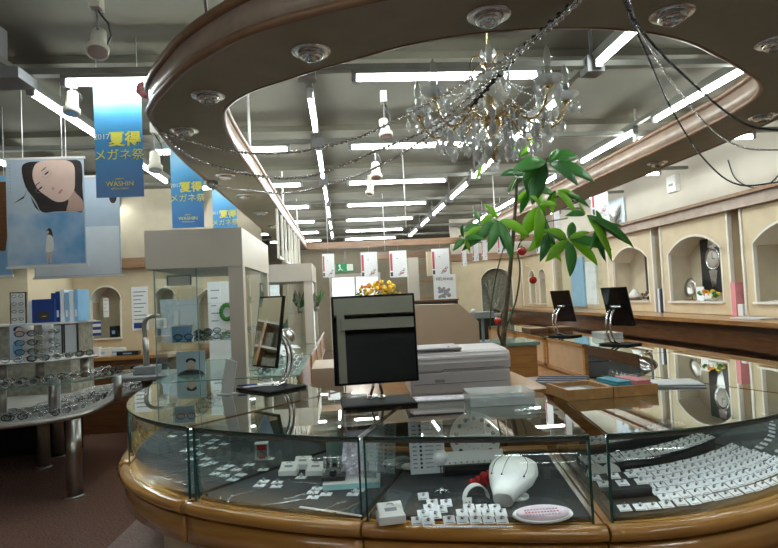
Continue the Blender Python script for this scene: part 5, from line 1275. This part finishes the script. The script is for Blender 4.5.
# open case tray with rings (right leg)
t = thing('jewellery_tray', 'black tray with silver bangles in the open case at right', 'tray', (2.55, 4.95, ZD + .016))
m = MB(); m.box((-.2, -.3, 0), (.2, .3, .03), 'black'); m.build('tray_base', t)
for k in range(14):
    tag_ = thing('silver_bangle', 'silver bangle standing in the black tray of the open right case', 'bangle', (2.42 + .02 * (k % 2), 4.72 + .035 * k, ZD + .047 + .03), 0, 'silver bangles in the black tray')
    m = MB(); m.tube([(.028 * math.cos(a), 0, .028 * math.sin(a)) for a in [q_ * PI / 6 for q_ in range(12)]], .004, 'silver', 5, closed=True); m.build('hoop', tag_)

# ================================================================== EYEWEAR DISPLAY TABLE (left)
t = thing('eyewear_table', 'curved grey eyewear table with steel column legs and glass tiers', 'display table', (0, 0, 0))
top = cr([(x, y, 0) for x, y in [(-4.3, 4.85), (-3.4, 4.72), (-2.9, 4.66), (-2.5, 4.72), (-2.22, 4.9), (-2.15, 5.2), (-2.17, 5.6), (-2.16, 6.0), (-2.02, 6.3)]], 6)
back = cr([(x, y, 0) for x, y in [(-4.3, 6.1), (-3.9, 6.15), (-3.6, 6.2), (-3.3, 6.3), (-3.1, 6.45), (-2.9, 6.6), (-2.7, 6.7), (-2.4, 6.75), (-2.02, 6.7)]], 6)
m = MB(); m.strip(top, back, .625, .665, 'table_grey'); m.build('tabletop', t)
m = MB(); m.tube([(p.x, p.y, .645) for p in top], .02, 'steel', 8); m.build('edge_band', t)
for x, y in ((-2.22, 4.95), (-2.95, 5.95), (-4.0, 5.1), (-3.0, 6.35)):
    m = MB(); m.cyl((x, y, 0), (x, y, .625), .058, 'steel', n=20); m.lathe([(.075, 0), (.075, .008), (.06, .02)], (x, y, 0), 'steel', 20); m.build('leg', t)
ZT2, ZT3 = .92, 1.10
sh = smooth2([(-3.6, 4.85), (-2.85, 4.75), (-2.45, 4.82), (-2.1, 5.15), (-1.95, 5.6), (-2.1, 5.72), (-2.5, 5.45), (-2.9, 5.35), (-3.6, 5.4)], 4)
m = MB(); m.prism(sh, ZT2 - .012, ZT2, 'glass_clear', 'glass_edge_light'); m.build('glass_shelf', t)
sh = smooth2([(-3.3, 4.98), (-2.75, 4.9), (-2.4, 4.98), (-2.16, 5.3), (-2.3, 5.42), (-2.65, 5.3), (-3.3, 5.35)], 4)
m = MB(); m.prism(sh, ZT3 - .012, ZT3, 'white', 'steel'); m.build('upper_shelf', t)
for x, y, z0, z1 in ((-2.42, 5.05, .665, ZT2 - .012), (-2.85, 5.1, .665, ZT2 - .012), (-2.07, 5.5, .665, ZT2 - .012), (-2.55, 5.12, ZT2, ZT3 - .012), (-2.85, 5.12, ZT2, ZT3 - .012), (-2.26, 5.28, ZT2, ZT3 - .012)):
    m = MB(); m.cyl((x, y, z0), (x, y, z1), .035, 'steel', n=16); m.build('tier_post', t)

def glasses_proto(mt, lens):
    lens = 'lens'
    m = MB()
    for s in (-1, 1):
        c = [(s * .034 + .026 * math.cos(a), 0, .020 + .018 * math.sin(a)) for a in [k * PI / 5 for k in range(10)]]
        m.tube(c, .0034, mt, 4, closed=True); m.tube([(s * .062, 0, .026), (s * .068, .02, .026), (s * .066, .10, .024), (s * .06, .125, .008)], .0022, mt, 4)
        flat(m, [(p[0] * 1.0, p[2]) for p in c], .0004, lens, .0008)
    m.tube([(-.009, 0, .024), (0, -.002, .028), (.009, 0, .024)], .0018, mt, 4); return m
gl = []
for mt, ln in (('black', 'glass_clear'), ('silver', 'glass_clear'), ('garland', 'acrylic'), ('silver', 'glass_clear')):
    gl.append(glasses_proto(mt, ln).build('eyeglasses'))
gused = [0] * 4
def put_glasses(p, rz, label, group, kind=None, rx=0):
    k = random.randrange(4) if kind is None else kind
    if gused[k] == 0: o = gl[k]; gused[k] = 1
    else: o = gl[k].copy(); COL.objects.link(o)
    o.location = p; o.rotation_euler = (rx, 0, rz); o.scale = (1.3,) * 3; tag(o, label, 'eyeglasses', group)
def along(P, n, inset, off=0):
    Q = resamp(P, n); out = []
    for k, p in enumerate(Q):
        a = Q[max(0, k - 1)]; b = Q[min(len(Q) - 1, k + 1)]; tt = (b - a).normalized(); nn = Vector((-tt.y, tt.x, 0)); out.append((p + nn * inset, math.atan2(tt.y, tt.x)))
    return out
for r_, (ins, n) in enumerate(((.09, 22), (.25, 20), (.42, 17))):
    for p, a in along(top[6:], n, ins): put_glasses((p.x, p.y, .6665), a + R(random.uniform(-8, 8)), 'pair of glasses on the grey table, %s row from its curved edge' % ordn(r_), 'eyeglasses in table row %s' % ordn(r_), 1 if random.random() < .55 else None)
e2 = cr([(x, y, 0) for x, y in [(-3.5, 4.93), (-2.85, 4.83), (-2.48, 4.9), (-2.2, 5.2), (-2.04, 5.55)]], 6)
for r_, (ins, n) in enumerate(((.05, 17), (.2, 13))):
    for p, a in along(e2, n, ins): put_glasses((p.x, p.y, ZT2 + .001), a + R(random.uniform(-8, 8)), 'pair of glasses on the glass middle tier, %s row' % ordn(r_), 'eyeglasses on the middle tier, row %s' % ordn(r_), 1 if random.random() < .5 else None)
e3 = cr([(x, y, 0) for x, y in [(-2.7, 4.96), (-2.45, 5.02), (-2.25, 5.3)]], 6)
for p, a in along(e3, 6, .02): put_glasses((p.x, p.y, ZT3 + .001), a, 'pair of glasses along the front of the white top tier', 'eyeglasses on the top tier')
# white cylinder columns with glasses
for k, (x, y) in enumerate(((-2.63, 5.10), (-2.52, 5.2))):
    t = thing('glasses_column', ['white stacked column of glasses cups on the top tier, left one', 'white stacked column of glasses cups on the top tier, right one'][k], 'display column', (x, y, ZT3 + .001))
    for j in range(4):
        m = MB(); m.lathe([(.036, 0), (.044, .07), (.041, .072), (.0001, .072)], (0, 0, .0735 * j), 'white', 18); m.build('cup', t)
for k in range(6):
    x, y = ((-2.62, 5.045), (-2.50, 5.145))[k % 2]; put_glasses((x, y, ZT3 + .055 + .075 * (k // 2)), R(25), 'glasses hooked on the %s white column, level %s' % (['left', 'right'][k % 2], ordn(k // 2)), 'glasses on the white columns', k % 4)
# frames / panels on tier
def panel_stand(px0, px1, py0, py1, Y, label, mat, frame=None, rz=0, name='display_panel', fn=None):  # upright display panels: pictures, glasses boards, leaflets and plain sheets
    a = yat(px0, py0, Y); b = yat(px1, py1, Y); w = b.x - a.x; h = a.z - b.z; t = thing(name, label, 'display stand', ((a.x + b.x) / 2, Y, b.z), R(rz))
    m = MB(); m.box((-w / 2, 0, 0), (w / 2, .008, h), mat); m.build('panel', t)
    if frame:
        m = MB()
        for q in (((-w / 2 - .01, -.004, -.0), (-w / 2, .012, h)), ((w / 2, -.004, -.0), (w / 2 + .01, .012, h)), ((-w / 2 - .01, -.004, h), (w / 2 + .01, .012, h + .01))): m.box(*q, frame)
        m.build('panel_frame', t)
    if fn: fn(t, w, h)
    return t
def gl_rows(n):
    def f(t, w, h):
        for k in range(n):
            z = h * (k + .6) / n; m = MB()
            for s in (-1, 1): m.tube([(s * .034 + .024 * math.cos(a), -.012, z + .014 * math.sin(a)) for a in [q * PI / 4 for q in range(8)]], .003, 'ink', 4, closed=True)
            m.box((-w * .42, -.02, z - .022), (w * .42, 0, z - .018), 'white'); m.build('mounted_glasses', t)
    return f
def face(t, w, h):
    m = MB(); flat(m, ell(w * .1, h * .78, w * .25, h * .14), 0, 'skin'); m.build('printed_face', t); m = MB(); flat(m, ell(w * .02, h * .86, w * .3, h * .09), 0.001, 'hair'); m.build('printed_hair', t); m = MB(); flat(m, ell(0, h * .3, w * .35, h * .25), 0, 'sky_blue'); m.build('printed_shirt', t)
panel_stand(10, 26, 325, 358, 5.2, 'picture panel of a smiling person in blue at the left of the top tier', 'poster_pale', rz=12, fn=face)
panel_stand(46, 62, 326, 353, 5.38, 'white panel with two glasses and black edge on the top tier', 'white', 'black', fn=gl_rows(2))
panel_stand(64, 78, 325, 352, 5.3, 'shiny white folded leaflet panel at the right of the top tier', 'paper', 'black', rz=-12)
zb_ = yat(57, 322, 6.3).z + .001
t = panel_stand(11, 26, 303, 333, 6.3, 'black framed panel with rows of glasses at far left', 'white', 'black', fn=gl_rows(4)); t.location.z = zb_
t = panel_stand(28, 38, 303, 325, 6.32, 'narrow white panel beside the black framed glasses panel', 'paper'); t.location.z = zb_
panel_stand(46, 62, 380, 408, 5.05, 'clear brochure stand leaning on the grey table below the middle tier', 'paper', rz=-20)
# blue file binders on a shelf unit
a = yat(57, 322, 6.3)
t = thing('back_counter', 'grey counter with a white top behind the eyewear table', 'counter', (0, 0, 0)); m = MB(); m.box((-4.8, 6.2, .6), (-2.79, 6.75, a.z - .02), 'stone'); m.box((-4.75, 6.5, 0), (-2.9, 6.7, .6), 'black'); m.build('body', t); m = MB(); m.box((-4.8, 6.17, a.z - .02), (-2.76, 6.77, a.z), 'white'); m.build('top', t)
for k in range(6):
    x = a.x - .03 + .045 * k; mt = ['blue', 'blue', 'paper', 'lightblue', 'paper', 'lightblue', 'poster_pale'][k]
    t = thing('file_binder', ['dark blue binder standing at the left of the file row', 'dark blue binder second in the file row', 'white folder beside the blue binders', 'light blue folder in the file row', 'white folder between pale blue ones', 'light blue folder near the right end', 'pale folder at the right end of the file row'][k], 'binder', (x, 6.25, a.z), 0, 'upright files on the back counter')
    m = MB(); m.box((0, 0, 0), (.04 if k else .05, .28, .30 + .015 * (k % 3)), mt); m.build('cover', t); m = MB(); m.box((.008, -.002, .05), (.03, 0, .12), 'paper'); m.build('spine_label', t)
a = yat(68, 305, 6.2)
t = thing('blue_box_file', 'large dark blue box file facing front on the back counter', 'box file', (-3.05, 6.19, yat(57, 322, 6.3).z + .001)); m = MB(); m.bbox((-.10, -.0, 0), (.12, .05, .24), 'blue', .004); m.build('box', t); m = MB(); m.box((-.04, -.003, .03), (.07, 0, .12), 'ink'); m.box((-.0, -.005, .06), (.04, -.003, .07), 'yellow'); m.build('front_label', t)
# things on consultation counter
for k, (px, py, w, h, mt, lb) in enumerate([(94, 336, .16, .12, 'white', 'white box with blue label on the consultation counter'), (101, 332, .20, .10, 'offwhite', 'pale box at the middle of the consultation counter'), (112, 328, .22, .09, 'white', 'white carton at the right of the consultation counter'), (90, 335, .08, .10, 'blue', 'small blue box on the consultation counter'), (127, 335, .26, .05, 'black', 'flat black tray at the right end of the consultation counter'), (114, 318, .10, .15, 'black', 'small black picture frame in the second arch')]):
    v = yat(px, py, 7.45 if k < 5 else 8.1); zz = .921 if k < 5 else 1.122
    t = thing('small_box', lb, 'box', (v.x, (7.42 + .07 * (k % 3)) if k < 5 else 8.12, zz)); m = MB(); m.bbox((-w / 2, -.05, 0), (w / 2, .05, h), mt, .004); m.build('carton', t)
    m = MB(); m.box((-w * .2, -.052, h * .3), (w * .2, -.05, h * .6), 'lightblue' if mt != 'blue' else 'paper'); m.build('box_label', t)
# chairs near consultation counter
def chair(x, y, rz, lb, fab='black'):
    t = thing('chair', lb, 'chair', (x, y, 0), rz)
    m = MB(); m.bbox((-.22, -.22, .42), (.22, .22, .47), fab, .015); m.build('seat', t)
    m = MB(); m.bbox((-.20, .19, .55), (.20, .225, .86), fab, .015); m.build('backrest', t)
    for sx in (-1, 1):
        m = MB(); m.tube(cr([(sx * .21, .21, 0), (sx * .21, .2, .45), (sx * .2, .23, .8)], 4), .011, 'steel', 7); m.build('leg', t)
        m = MB(); m.cyl((sx * .21, -.2, 0), (sx * .2, -.19, .43), .011, 'steel'); m.build('leg', t)
chair(-2.28, 7.0, R(200), 'black chair with steel legs beneath the arched niches')
chair(-3.35, 5.75 + 1.0, R(160), 'dark chair partly hidden behind the eyewear table')
# optical instrument in front of third arch
v = yat(146, 350, 6.0)
t = thing('optometry_device', 'grey curved-arm optical device left of the tall showcase', 'instrument', (v.x, 6.0, 0))
m = MB(); m.bbox((-.25, -.25, .80), (.3, .3, .84), 'grey', .01); m.cyl((0, 0, .0), (0, 0, .8), .05, 'steel'); m.bbox((-.2, -.2, 0), (.2, .2, .03), 'steel', .01); m.build('stand', t)
m = MB(); m.bbox((-.1, -.1, .84), (.12, .1, .92), 'grey', .01); m.cyl((0, 0, .92), (0, 0, 1.2), .03, 'steel'); m.build('column', t)
m = MB(); m.tube(cr([(0, 0, 1.18), (-.01, 0, 1.33), (.04, 0, 1.40), (.16, 0, 1.41)], 5), .022, 'steel', 10); m.build('curved_arm', t)
m = MB(); m.bbox((.10, -.05, 1.28), (.2, .05, 1.38), 'white', .015); m.build('head', t)

# ================================================================== TOWER CONTENTS / BEYOND
panel_stand(176, 206, 352, 384, 4.75, 'person in dark shirt on a small upright poster in the tall showcase', 'poster_pale', fn=lambda t, w, h: None)
P_ = [o for o in bpy.data.objects if o.get('label', '').startswith('person in dark shirt')][0]; P_['label'] = 'upright poster of a person in dark shirt holding glasses, inside the tall showcase'
m = MB(); flat(m, ell(0, .15, .035, .045), 0, 'skin'); m.build('printed_face', P_); m = MB(); flat(m, ell(0, .19, .04, .022), .001, 'hair'); m.build('printed_hair', P_)
m = MB(); flat(m, smooth2([(-.11, .02), (.11, .02), (.09, .1), (.03, .12), (-.03, .12), (-.10, .09)], 3), 0, 'ink'); m.build('printed_shirt', P_)
m = MB(); flat(m, [(-.06, .055), (.07, .055), (.07, .065), (-.06, .065)], -.0015, 'text_white'); flat(m, [(-.05, .04), (.06, .04), (.06, .048), (-.05, .048)], -.0015, 'text_white'); m.build('printed_text', P_)
t = panel_stand(172, 192, 327, 342, 4.8, 'small blue picture card above the poster of a person', 'sky_blue', 'white')
t = panel_stand(168, 190, 277, 285, 4.45, 'small framed pale plate near the top of the tall showcase', 'offwhite', 'grey')
m = MB(); m.box((-1.33, 4.5, 1.22), (-.84, 5.7, 1.228), 'glass'); tag(m.build('glass_shelf'), 'clear glass shelf at mid height in the tall showcase', 'shelf')
m = MB(); m.box((-1.33, 4.5, 1.50), (-.84, 5.7, 1.508), 'glass'); tag(m.build('glass_shelf'), 'clear glass shelf near the top of the tall showcase', 'shelf')
for k in range(10):
    x = -1.22 + .35 * (k % 2) + random.uniform(-.03, .03); y = 4.65 + .22 * (k // 2); z = 1.23
    put_glasses((x, y, z), R(random.uniform(-20, 20)), 'pair of glasses on the middle glass shelf of the tall showcase', 'eyeglasses in the tall showcase', k % 4)
for k in range(8):
    put_glasses((-.62 + .2 * (k % 2), 4.55 + .3 * (k // 2), .9512), R(60), 'pair of glasses on the counter edge right of the tall showcase', 'eyeglasses right of the tall showcase', k % 4)
v = yat(228, 362, 4.85); t = thing('red_bag', 'red cloth bag standing on the glass beside the corner post', 'bag', (-.83, 4.62, .9512)); m = MB(); m.ball((0, 0, .055), .06, 'red_cloth', 12, 8, (.8, .7, .9)); m.build('pouch', t); m = MB(); m.tube([(-.02, 0, .10), (0, 0, .15), (.02, 0, .10)], .006, 'red_cloth', 6); m.build('handle', t)
notice(209, 222, 285, 332, 7.446, 'white pin board with coloured notes behind the tall showcase', 5, lambda t, w, h: None, cat='board')
t = panel_stand(160, 200, 300, 340, 7.985, 'pale blue frosted panel behind the tall showcase', 'poster_pale')
v = yat(227, 312, 7.4); t = thing('green_wreath', 'small green wreath hanging on the white board', 'wreath', v); m = MB()
for k in range(16): a = k * PI / 8; m.ball((.07 * math.cos(a), 0, .09 * math.sin(a)), .03, 'leaf', 6, 4)
m.build('foliage', t)
m = MB(); a = yat(207, 282, 7.45); b = yat(245, 382, 7.45); m.box((a.x, 7.45, b.z), (b.x, 7.5, a.z), 'white'); m.box((a.x, 7.4, 0), (b.x, 7.5, b.z), 'wood_dark'); tag(m.build('partition_board'), 'white partition board on a wooden base behind the tall showcase', 'partition')
v = yat(300, 300, 8.0)
for k, (px, py, s) in enumerate(((300, 305, .11), (316, 300, .13), (283, 312, .1))):
    p = yat(px, py, 7.6 + .2 * k); t = thing('foliage_sprig', 'leafy green sprig inside the farther tall showcase, %s from left' % ordn([1, 2, 0][k]), 'plant', (p.x, p.y, .9565 if k == 2 else 1.339)); m = MB(); m.lathe([(.03, 0), (.04, .06), (.0001, .06)], (0, 0, 0), 'stone', 10); m.build('pot', t); m = MB()
    for j in range(22): leaflet(m, Vector((0, 0, .06)), Vector((random.uniform(-s, s), random.uniform(-s, s), random.uniform(.1, .32))), .02, 'leaf_dark' if j % 2 else 'stone', .1)
    m.build('foliage', t)
t = thing('round_mirror', 'round clear vanity mirror on the left case top behind the narrow mirror', 'mirror', (-.62, 6.4, Zt)); m = MB(); m.tube([(.09 * math.cos(a), 0, .15 + .09 * math.sin(a)) for a in [q * PI / 10 for q in range(20)]], .007, 'chrome', 6, closed=True); m.build('rim', t); m = MB(); m.lathe([(.0001, 0), (.088, 0), (.088, .002), (.0001, .002)], (0, 0, .15), 'mirror', 24, T=Matrix.Rotation(PI / 2, 4, 'X')); m.build('mirror_face', t); m = MB(); m.cyl((0, 0, 0), (0, 0, .06), .008, 'chrome'); m.lathe([(.06, 0), (.05, .01), (.01, .015)], (0, 0, 0), 'chrome', 18); m.build('stand', t)
for k in range(5):
    m = MB(); T = Matrix.Rotation(R(8 * k), 4, 'Z'); m.box((-.14, -.1, 0), (.14, .1, .003), 'paper', T); tag(m.build('catalogue', None, (-.72 + .05 * (k % 2), 6.0 + .28 * k, Zt + .0)), 'white catalogue lying on the left case tops, %s from the front' % ordn(k), 'catalogue', 'catalogues on the left case tops')

# ================================================================== WALL CABINET CONTENTS (right)
def watch_poster(y0, y1, z0, z1, label, x=4.24):
    t = thing('watch_poster', label, 'poster', (x, (y0 + y1) / 2, z0), -PI / 2)
    w = abs(y1 - y0); h = z1 - z0; m = MB(); m.box((-w / 2, 0, 0), (w / 2, .01, h), 'black'); m.build('board', t)
    cz = h * .62; r_ = w * .30
    for s in (1, -1):
        m = MB()
        for k in range(6):
            zc = cz + s * (r_ * 1.1 + k * r_ * .24); ww = r_ * (.55 - .05 * k)
            if 0.02 < zc < h - .02: m.box((-ww, -.004, zc - r_ * .12), (ww, 0, zc + r_ * .12), 'silver')
        m.build('watch_strap', t)
    m = MB(); m.lathe([(.0001, 0), (r_ * .8, 0), (r_ * .85, .006), (r_, .006), (r_, 0)], (0, 0, cz), 'silver', 28, T=Matrix.Rotation(PI / 2, 4, 'X')); m.build('watch_case', t)
    m = MB(); m.lathe([(.0001, .002), (r_ * .75, .002), (r_ * .75, .0035), (.0001, .0035)], (0, 0, cz), 'offwhite', 24, T=Matrix.Rotation(PI / 2, 4, 'X')); m.box((-.004, -.006, cz), (.004, -.004, cz + r_ * .5), 'ink'); m.box((0, -.006, cz - .004), (r_ * .4, -.004, cz + .004), 'ink'); m.build('watch_dial', t)
watch_poster(6.08, 6.52, 1.36, 1.98, 'black poster of a large silver watch in the middle wall cabinet')
watch_poster(7.45, 7.75, 1.272, 2.0, 'dim poster of a watch in the cabinet left of the large watch poster', 4.22)
watch_poster(4.55, 4.85, 1.272, 1.8, 'black watch poster in the cabinet at the right picture edge', 4.2)
zc = 1.2715
t = thing('silver_dish', 'round silver decorative dish on a stand in the middle cabinet', 'dish', (4.12, 6.55, zc), -PI / 2)
m = MB(); m.lathe([(.0001, 0), (.07, .0), (.11, .012), (.115, .018), (.07, .008), (.0001, .006)], (0, 0, .15), 'steel', 28, T=Matrix.Rotation(PI / 2 - .15, 4, 'X')); m.build('plate', t); m = MB(); m.box((-.07, -.05, 0), (.07, .05, .012), 'gold'); m.cyl((-.04, .03, .01), (-.04, .02, .1), .005, 'gold'); m.cyl((.04, .03, .01), (.04, .02, .1), .005, 'gold'); m.build('easel', t)
t = thing('flower_bowl', 'orange and yellow flowers in a low bowl in the middle cabinet', 'flowers', (4.08, 6.12, zc)); m = MB(); m.lathe([(.05, 0), (.09, .05), (.0001, .045)], (0, 0, 0), 'white', 16); m.build('bowl', t); m = MB()
for k in range(20): m.ball((random.uniform(-.06, .06), random.uniform(-.13, .13), random.uniform(.04, .11)), .025, ['orange', 'yellow', 'white', 'leaf'][k % 4], 7, 5)
m.build('blossoms', t)
t = thing('photo_card', 'small white card standing among the middle cabinet ornaments', 'card', (4.1, 6.36, zc), -PI / 2); m = MB(); m.box((-.07, 0, 0), (.07, .006, .16), 'paper'); m.build('card_sheet', t)
t = thing('cake_ornament', 'white shell ornament on dark base in the left wall cabinet', 'ornament', (4.1, 7.86, zc)); m = MB(); m.lathe([(.10, 0), (.10, .04), (.0001, .04)], (0, 0, 0), 'wood_dark', 18); m.build('base', t); m = MB(); m.lathe([(.09, .04), (.07, .09), (.03, .14), (.0001, .16)], (0, 0, 0), 'white', 12); m.build('shell', t)
t = thing('dried_flowers', 'small dried flower bunch in the left wall cabinet', 'flowers', (4.1, 7.55, zc)); m = MB()
for k in range(14): m.ball((random.uniform(-.05, .05), random.uniform(-.09, .09), random.uniform(.02, .12)), .022, ['stone', 'offwhite', 'wood_dark'][k % 3], 6, 4)
m.build('blossoms', t)
t = thing('watch_box', 'open black watch box in the cabinet at the right edge', 'box', (4.08, 4.75, zc), -PI / 2); m = MB(); m.bbox((-.08, -.06, 0), (.08, .06, .05), 'black', .006); m.build('box_base', t); m = MB(); m.bbox((-.08, .05, .05), (.08, .065, .15), 'black', .004); m.build('lid', t); m = MB(); m.box((-.05, -.04, .05), (.05, .03, .065), 'white'); m.build('cushion', t)
t = thing('white_leaflets', 'white leaflets spread in front of the black watch box', 'leaflet', (4.06, 5.0, zc)); m = MB(); m.box((-.05, -.12, 0), (.05, .12, .006), 'paper'); m.box((-.04, -.06, .006), (.05, .16, .01), 'paper', Matrix.Rotation(.2, 4, 'Z')); m.build('sheets', t)
for k in range(3):
    t = thing('standing_folder', ['dark folder standing between the left and middle cabinets', 'white folder standing between the left and middle cabinets', 'grey folder standing between the left and middle cabinets'][k], 'folder', (4.08, 6.97 + .045 * k, 1.126)); m = MB(); m.box((-.1, 0, 0), (.1, .035, .30), ['ink', 'paper', 'grey'][k]); m.build('cover', t)
for k in range(2):
    t = thing('pink_brochure', ['pink brochure bundle standing between the middle and right cabinets', 'slim white brochure beside the pink bundle'][k], 'brochure', (4.08, 5.50 + .09 * (1 - k), 1.126)); m = MB(); m.box((-.1, 0, 0), (.1, .07, .34 if k == 0 else .12), ['pink', 'paper'][k]); m.build('cover', t)
# far niche figure and items
t = thing('ornament_sculpture', 'grey branching sculpture in the far arched niche behind the plant', 'sculpture', (3.43, 12.85, 1.001)); m = MB(); m.lathe([(.12, 0), (.10, .05), (.03, .08)], (0, 0, 0), 'black', 16); m.build('base', t); m = MB()
for k in range(7): a = k * .9; m.tube(cr([(0, 0, .05), (.1 * math.cos(a), 0, .3), (.2 * math.cos(a + .5), .05 * math.sin(a), .5 + .06 * k)], 4), .02, 'stone', 6)
m.build('branches', t)
m = MB(); m.box((2.62, 12.2, 0), (3.45, 12.5, .92), 'black'); m.box((2.6, 12.18, .92), (3.47, 12.52, .95), 'glass_edge_light'); tag(m.build('far_counter'), 'dark counter standing in front of the far arched niche', 'counter')
# tall glass door unit between cabinets (blue)
t = thing('brochure_cabinet', 'glass-fronted cabinet with blue panel between arches and wall cabinets', 'cabinet', (4.0, 10.5, 0), -PI / 2)
m = MB(); m.box((0, .1, 1.13), (1.9, .3, 2.2), 'cream'); m.build('body', t); m = MB(); m.box((.5, .06, 1.16), (1.05, .1, 2.0), 'lightblue'); m.build('blue_panel', t); m = MB(); m.box((1.1, .07, 1.2), (1.5, .1, 1.9), 'paper'); m.build('paper_panel', t)
m = MB(); m.box((.03, .0, 1.14), (1.87, .008, 2.18), 'glass'); m.build('glass_door', t)
# sensor & window board on the upper right wall
v = xat(672, 184, 4.4); t = thing('wall_sensor', 'small white square sensor box on the upper right wall', 'sensor', (4.40, v.y, v.z), -PI / 2); m = MB(); m.bbox((-.10, -.02, -.11), (.10, .05, .11), 'white', .01); m.build('housing', t); m = MB(); m.box((-.05, -.022, -.03), (.05, -.02, .0), 'grey'); m.build('grille', t)
a = xat(601, 180, 4.4); b = xat(624, 226, 4.4); t = thing('wall_picture', 'blue grey framed board with dark plant print on the upper right wall', 'picture', (4.42, (a.y + b.y) / 2, 2.36), -PI / 2); m = MB(); w_ = abs(a.y - b.y); m.box((-w_ / 2, 0, 0), (w_ / 2, .02, .50), 'poster_pale'); m.build('board', t); m = MB()
for k in range(14): leaflet(m, Vector((0, -.01, .1)), Vector((random.uniform(-.3, .3), -.012, random.uniform(.1, .42))), .03, 'stone', 0)
m.build('printed_leaves', t)
t = thing('cable_loop', 'thin black cable drooping along the upper right wall', 'cable', (0, 0, 0)); m = MB(); m.tube(cr([tuple(xat(px, py, 4.41)) for px, py in ((728, 160), (735, 178), (750, 187), (765, 186), (778, 176), (790, 160))], 5), .008, 'black', 6); m.build('wire', t)
# items on right legs
for k, (x, y, w, d, lb, mt) in enumerate([(2.75, 5.9, .2, .3, 'clear low display box on the right case tops', 'acrylic'), (2.7, 7.1, .22, .3, 'dark wooden box at the far end of the right case tops', 'wood_dark')]):
    t = thing('counter_box', lb, 'box', (x, y, Zt)); m = MB(); m.bbox((-w / 2, -d / 2, 0), (w / 2, d / 2, .06), mt, .004); m.build('box', t)
t = thing('dark_box', 'flat reddish brown box lying at the far end of the right leg', 'box', (2.45, 7.3, Zt)); m = MB(); m.bbox((-.12, -.18, 0), (.12, .18, .05), 'wood_dark', .004); m.build('lid', t)
t = thing('leaflet_pile', 'white leaflets at the right edge on the wall counter', 'leaflet', (3.8, 5.1, 1.126)); m = MB(); m.box((-.1, -.2, 0), (.1, .2, .01), 'paper'); m.build('sheets', t)

# ================================================================== ADDED BEHIND THE VIEWER (for the mirrors to reflect)
m = MB(); m.box((-3.2, YB + .02, 2.2), (3.8, YB + .3, 2.6), 'greige'); m.box((-.5, YB + .02, 0), (-.25, YB + .3, 2.2), 'greige'); m.box((1.6, YB + .02, 0), (1.85, YB + .3, 2.2), 'greige'); m.box((-3.2, YB + .05, 0), (3.8, YB + .08, 2.2), 'dark_glass'); struct(m, 'window_1')

t = thing('wall_shelf', 'long cream shelf unit with boxes on the left wall, seen in the narrow mirror', 'shelf', (-5.19, 0, 0))
for z in (.3, .7, 1.05, 1.4, 1.75, 2.1):
    m = MB(); m.box((0, -3.1, z), (.35, 6.7, z + .03), 'offwhite'); m.build('shelf_board', t)
for k in range(17):
    m = MB(); m.box((0, -3.1 + k * .611, 0), (.36, -3.06 + k * .611, 2.13), 'wood' if k % 2 else 'grey'); m.build('upright', t)
for k in range(60):
    m = MB(); y = -2.9 + (k * .61) % 9.3; z = (.73, 1.08, 1.43, 1.78)[k % 4]; m.box((.1, y, z), (.3, y + .22, z + .2), ('white', 'ink', 'lightblue', 'stone', 'felt')[k % 5]); m.build('boxed_item', t)
t = thing('tall_showcase', 'unseen showcase form with greige header added behind the viewer for the square mirror to reflect', 'showcase', (0, -1.6, 0))
m = MB(); m.box((-1.5, -.5, 1.76), (2.5, 0, 2.06), 'greige'); m.build('header_box', t)
m = MB(); m.box((.45, .01, 1.56), (2.4, .05, 1.70), 'greige'); m.build('sign_band', t)
m = MB(); m.box((.40, -.06, 0), (.50, 0, 1.76), 'greige'); m.build('corner_post', t)
m = MB(); m.box((-1.48, -.48, 0), (2.48, -.44, 1.76), 'black'); m.build('back_panel', t)
m = MB(); m.box((-1.48, -.44, 0), (2.48, -.02, .5), 'black'); m.build('base_cabinet', t)
# ================================================================== WORLD + COLOUR
w = bpy.data.worlds.new('world'); S.world = w; w.use_nodes = True
w.node_tree.nodes['Background'].inputs[0].default_value = (.75, .85, .9, 1); w.node_tree.nodes['Background'].inputs[1].default_value = .3
S.view_settings.view_transform = 'Standard'; S.view_settings.look = 'None'; S.view_settings.exposure = EXPO; S.view_settings.gamma = 1; S.view_settings.use_curve_mapping = False
S.cycles.max_bounces = 14; S.cycles.transparent_max_bounces = 40; S.cycles.diffuse_bounces = 4; S.cycles.glossy_bounces = 6; S.cycles.transmission_bounces = 8
S.cycles.caustics_refractive = False; S.cycles.caustics_reflective = False; S.cycles.sample_clamp_indirect = 6; S.cycles.use_denoising = True
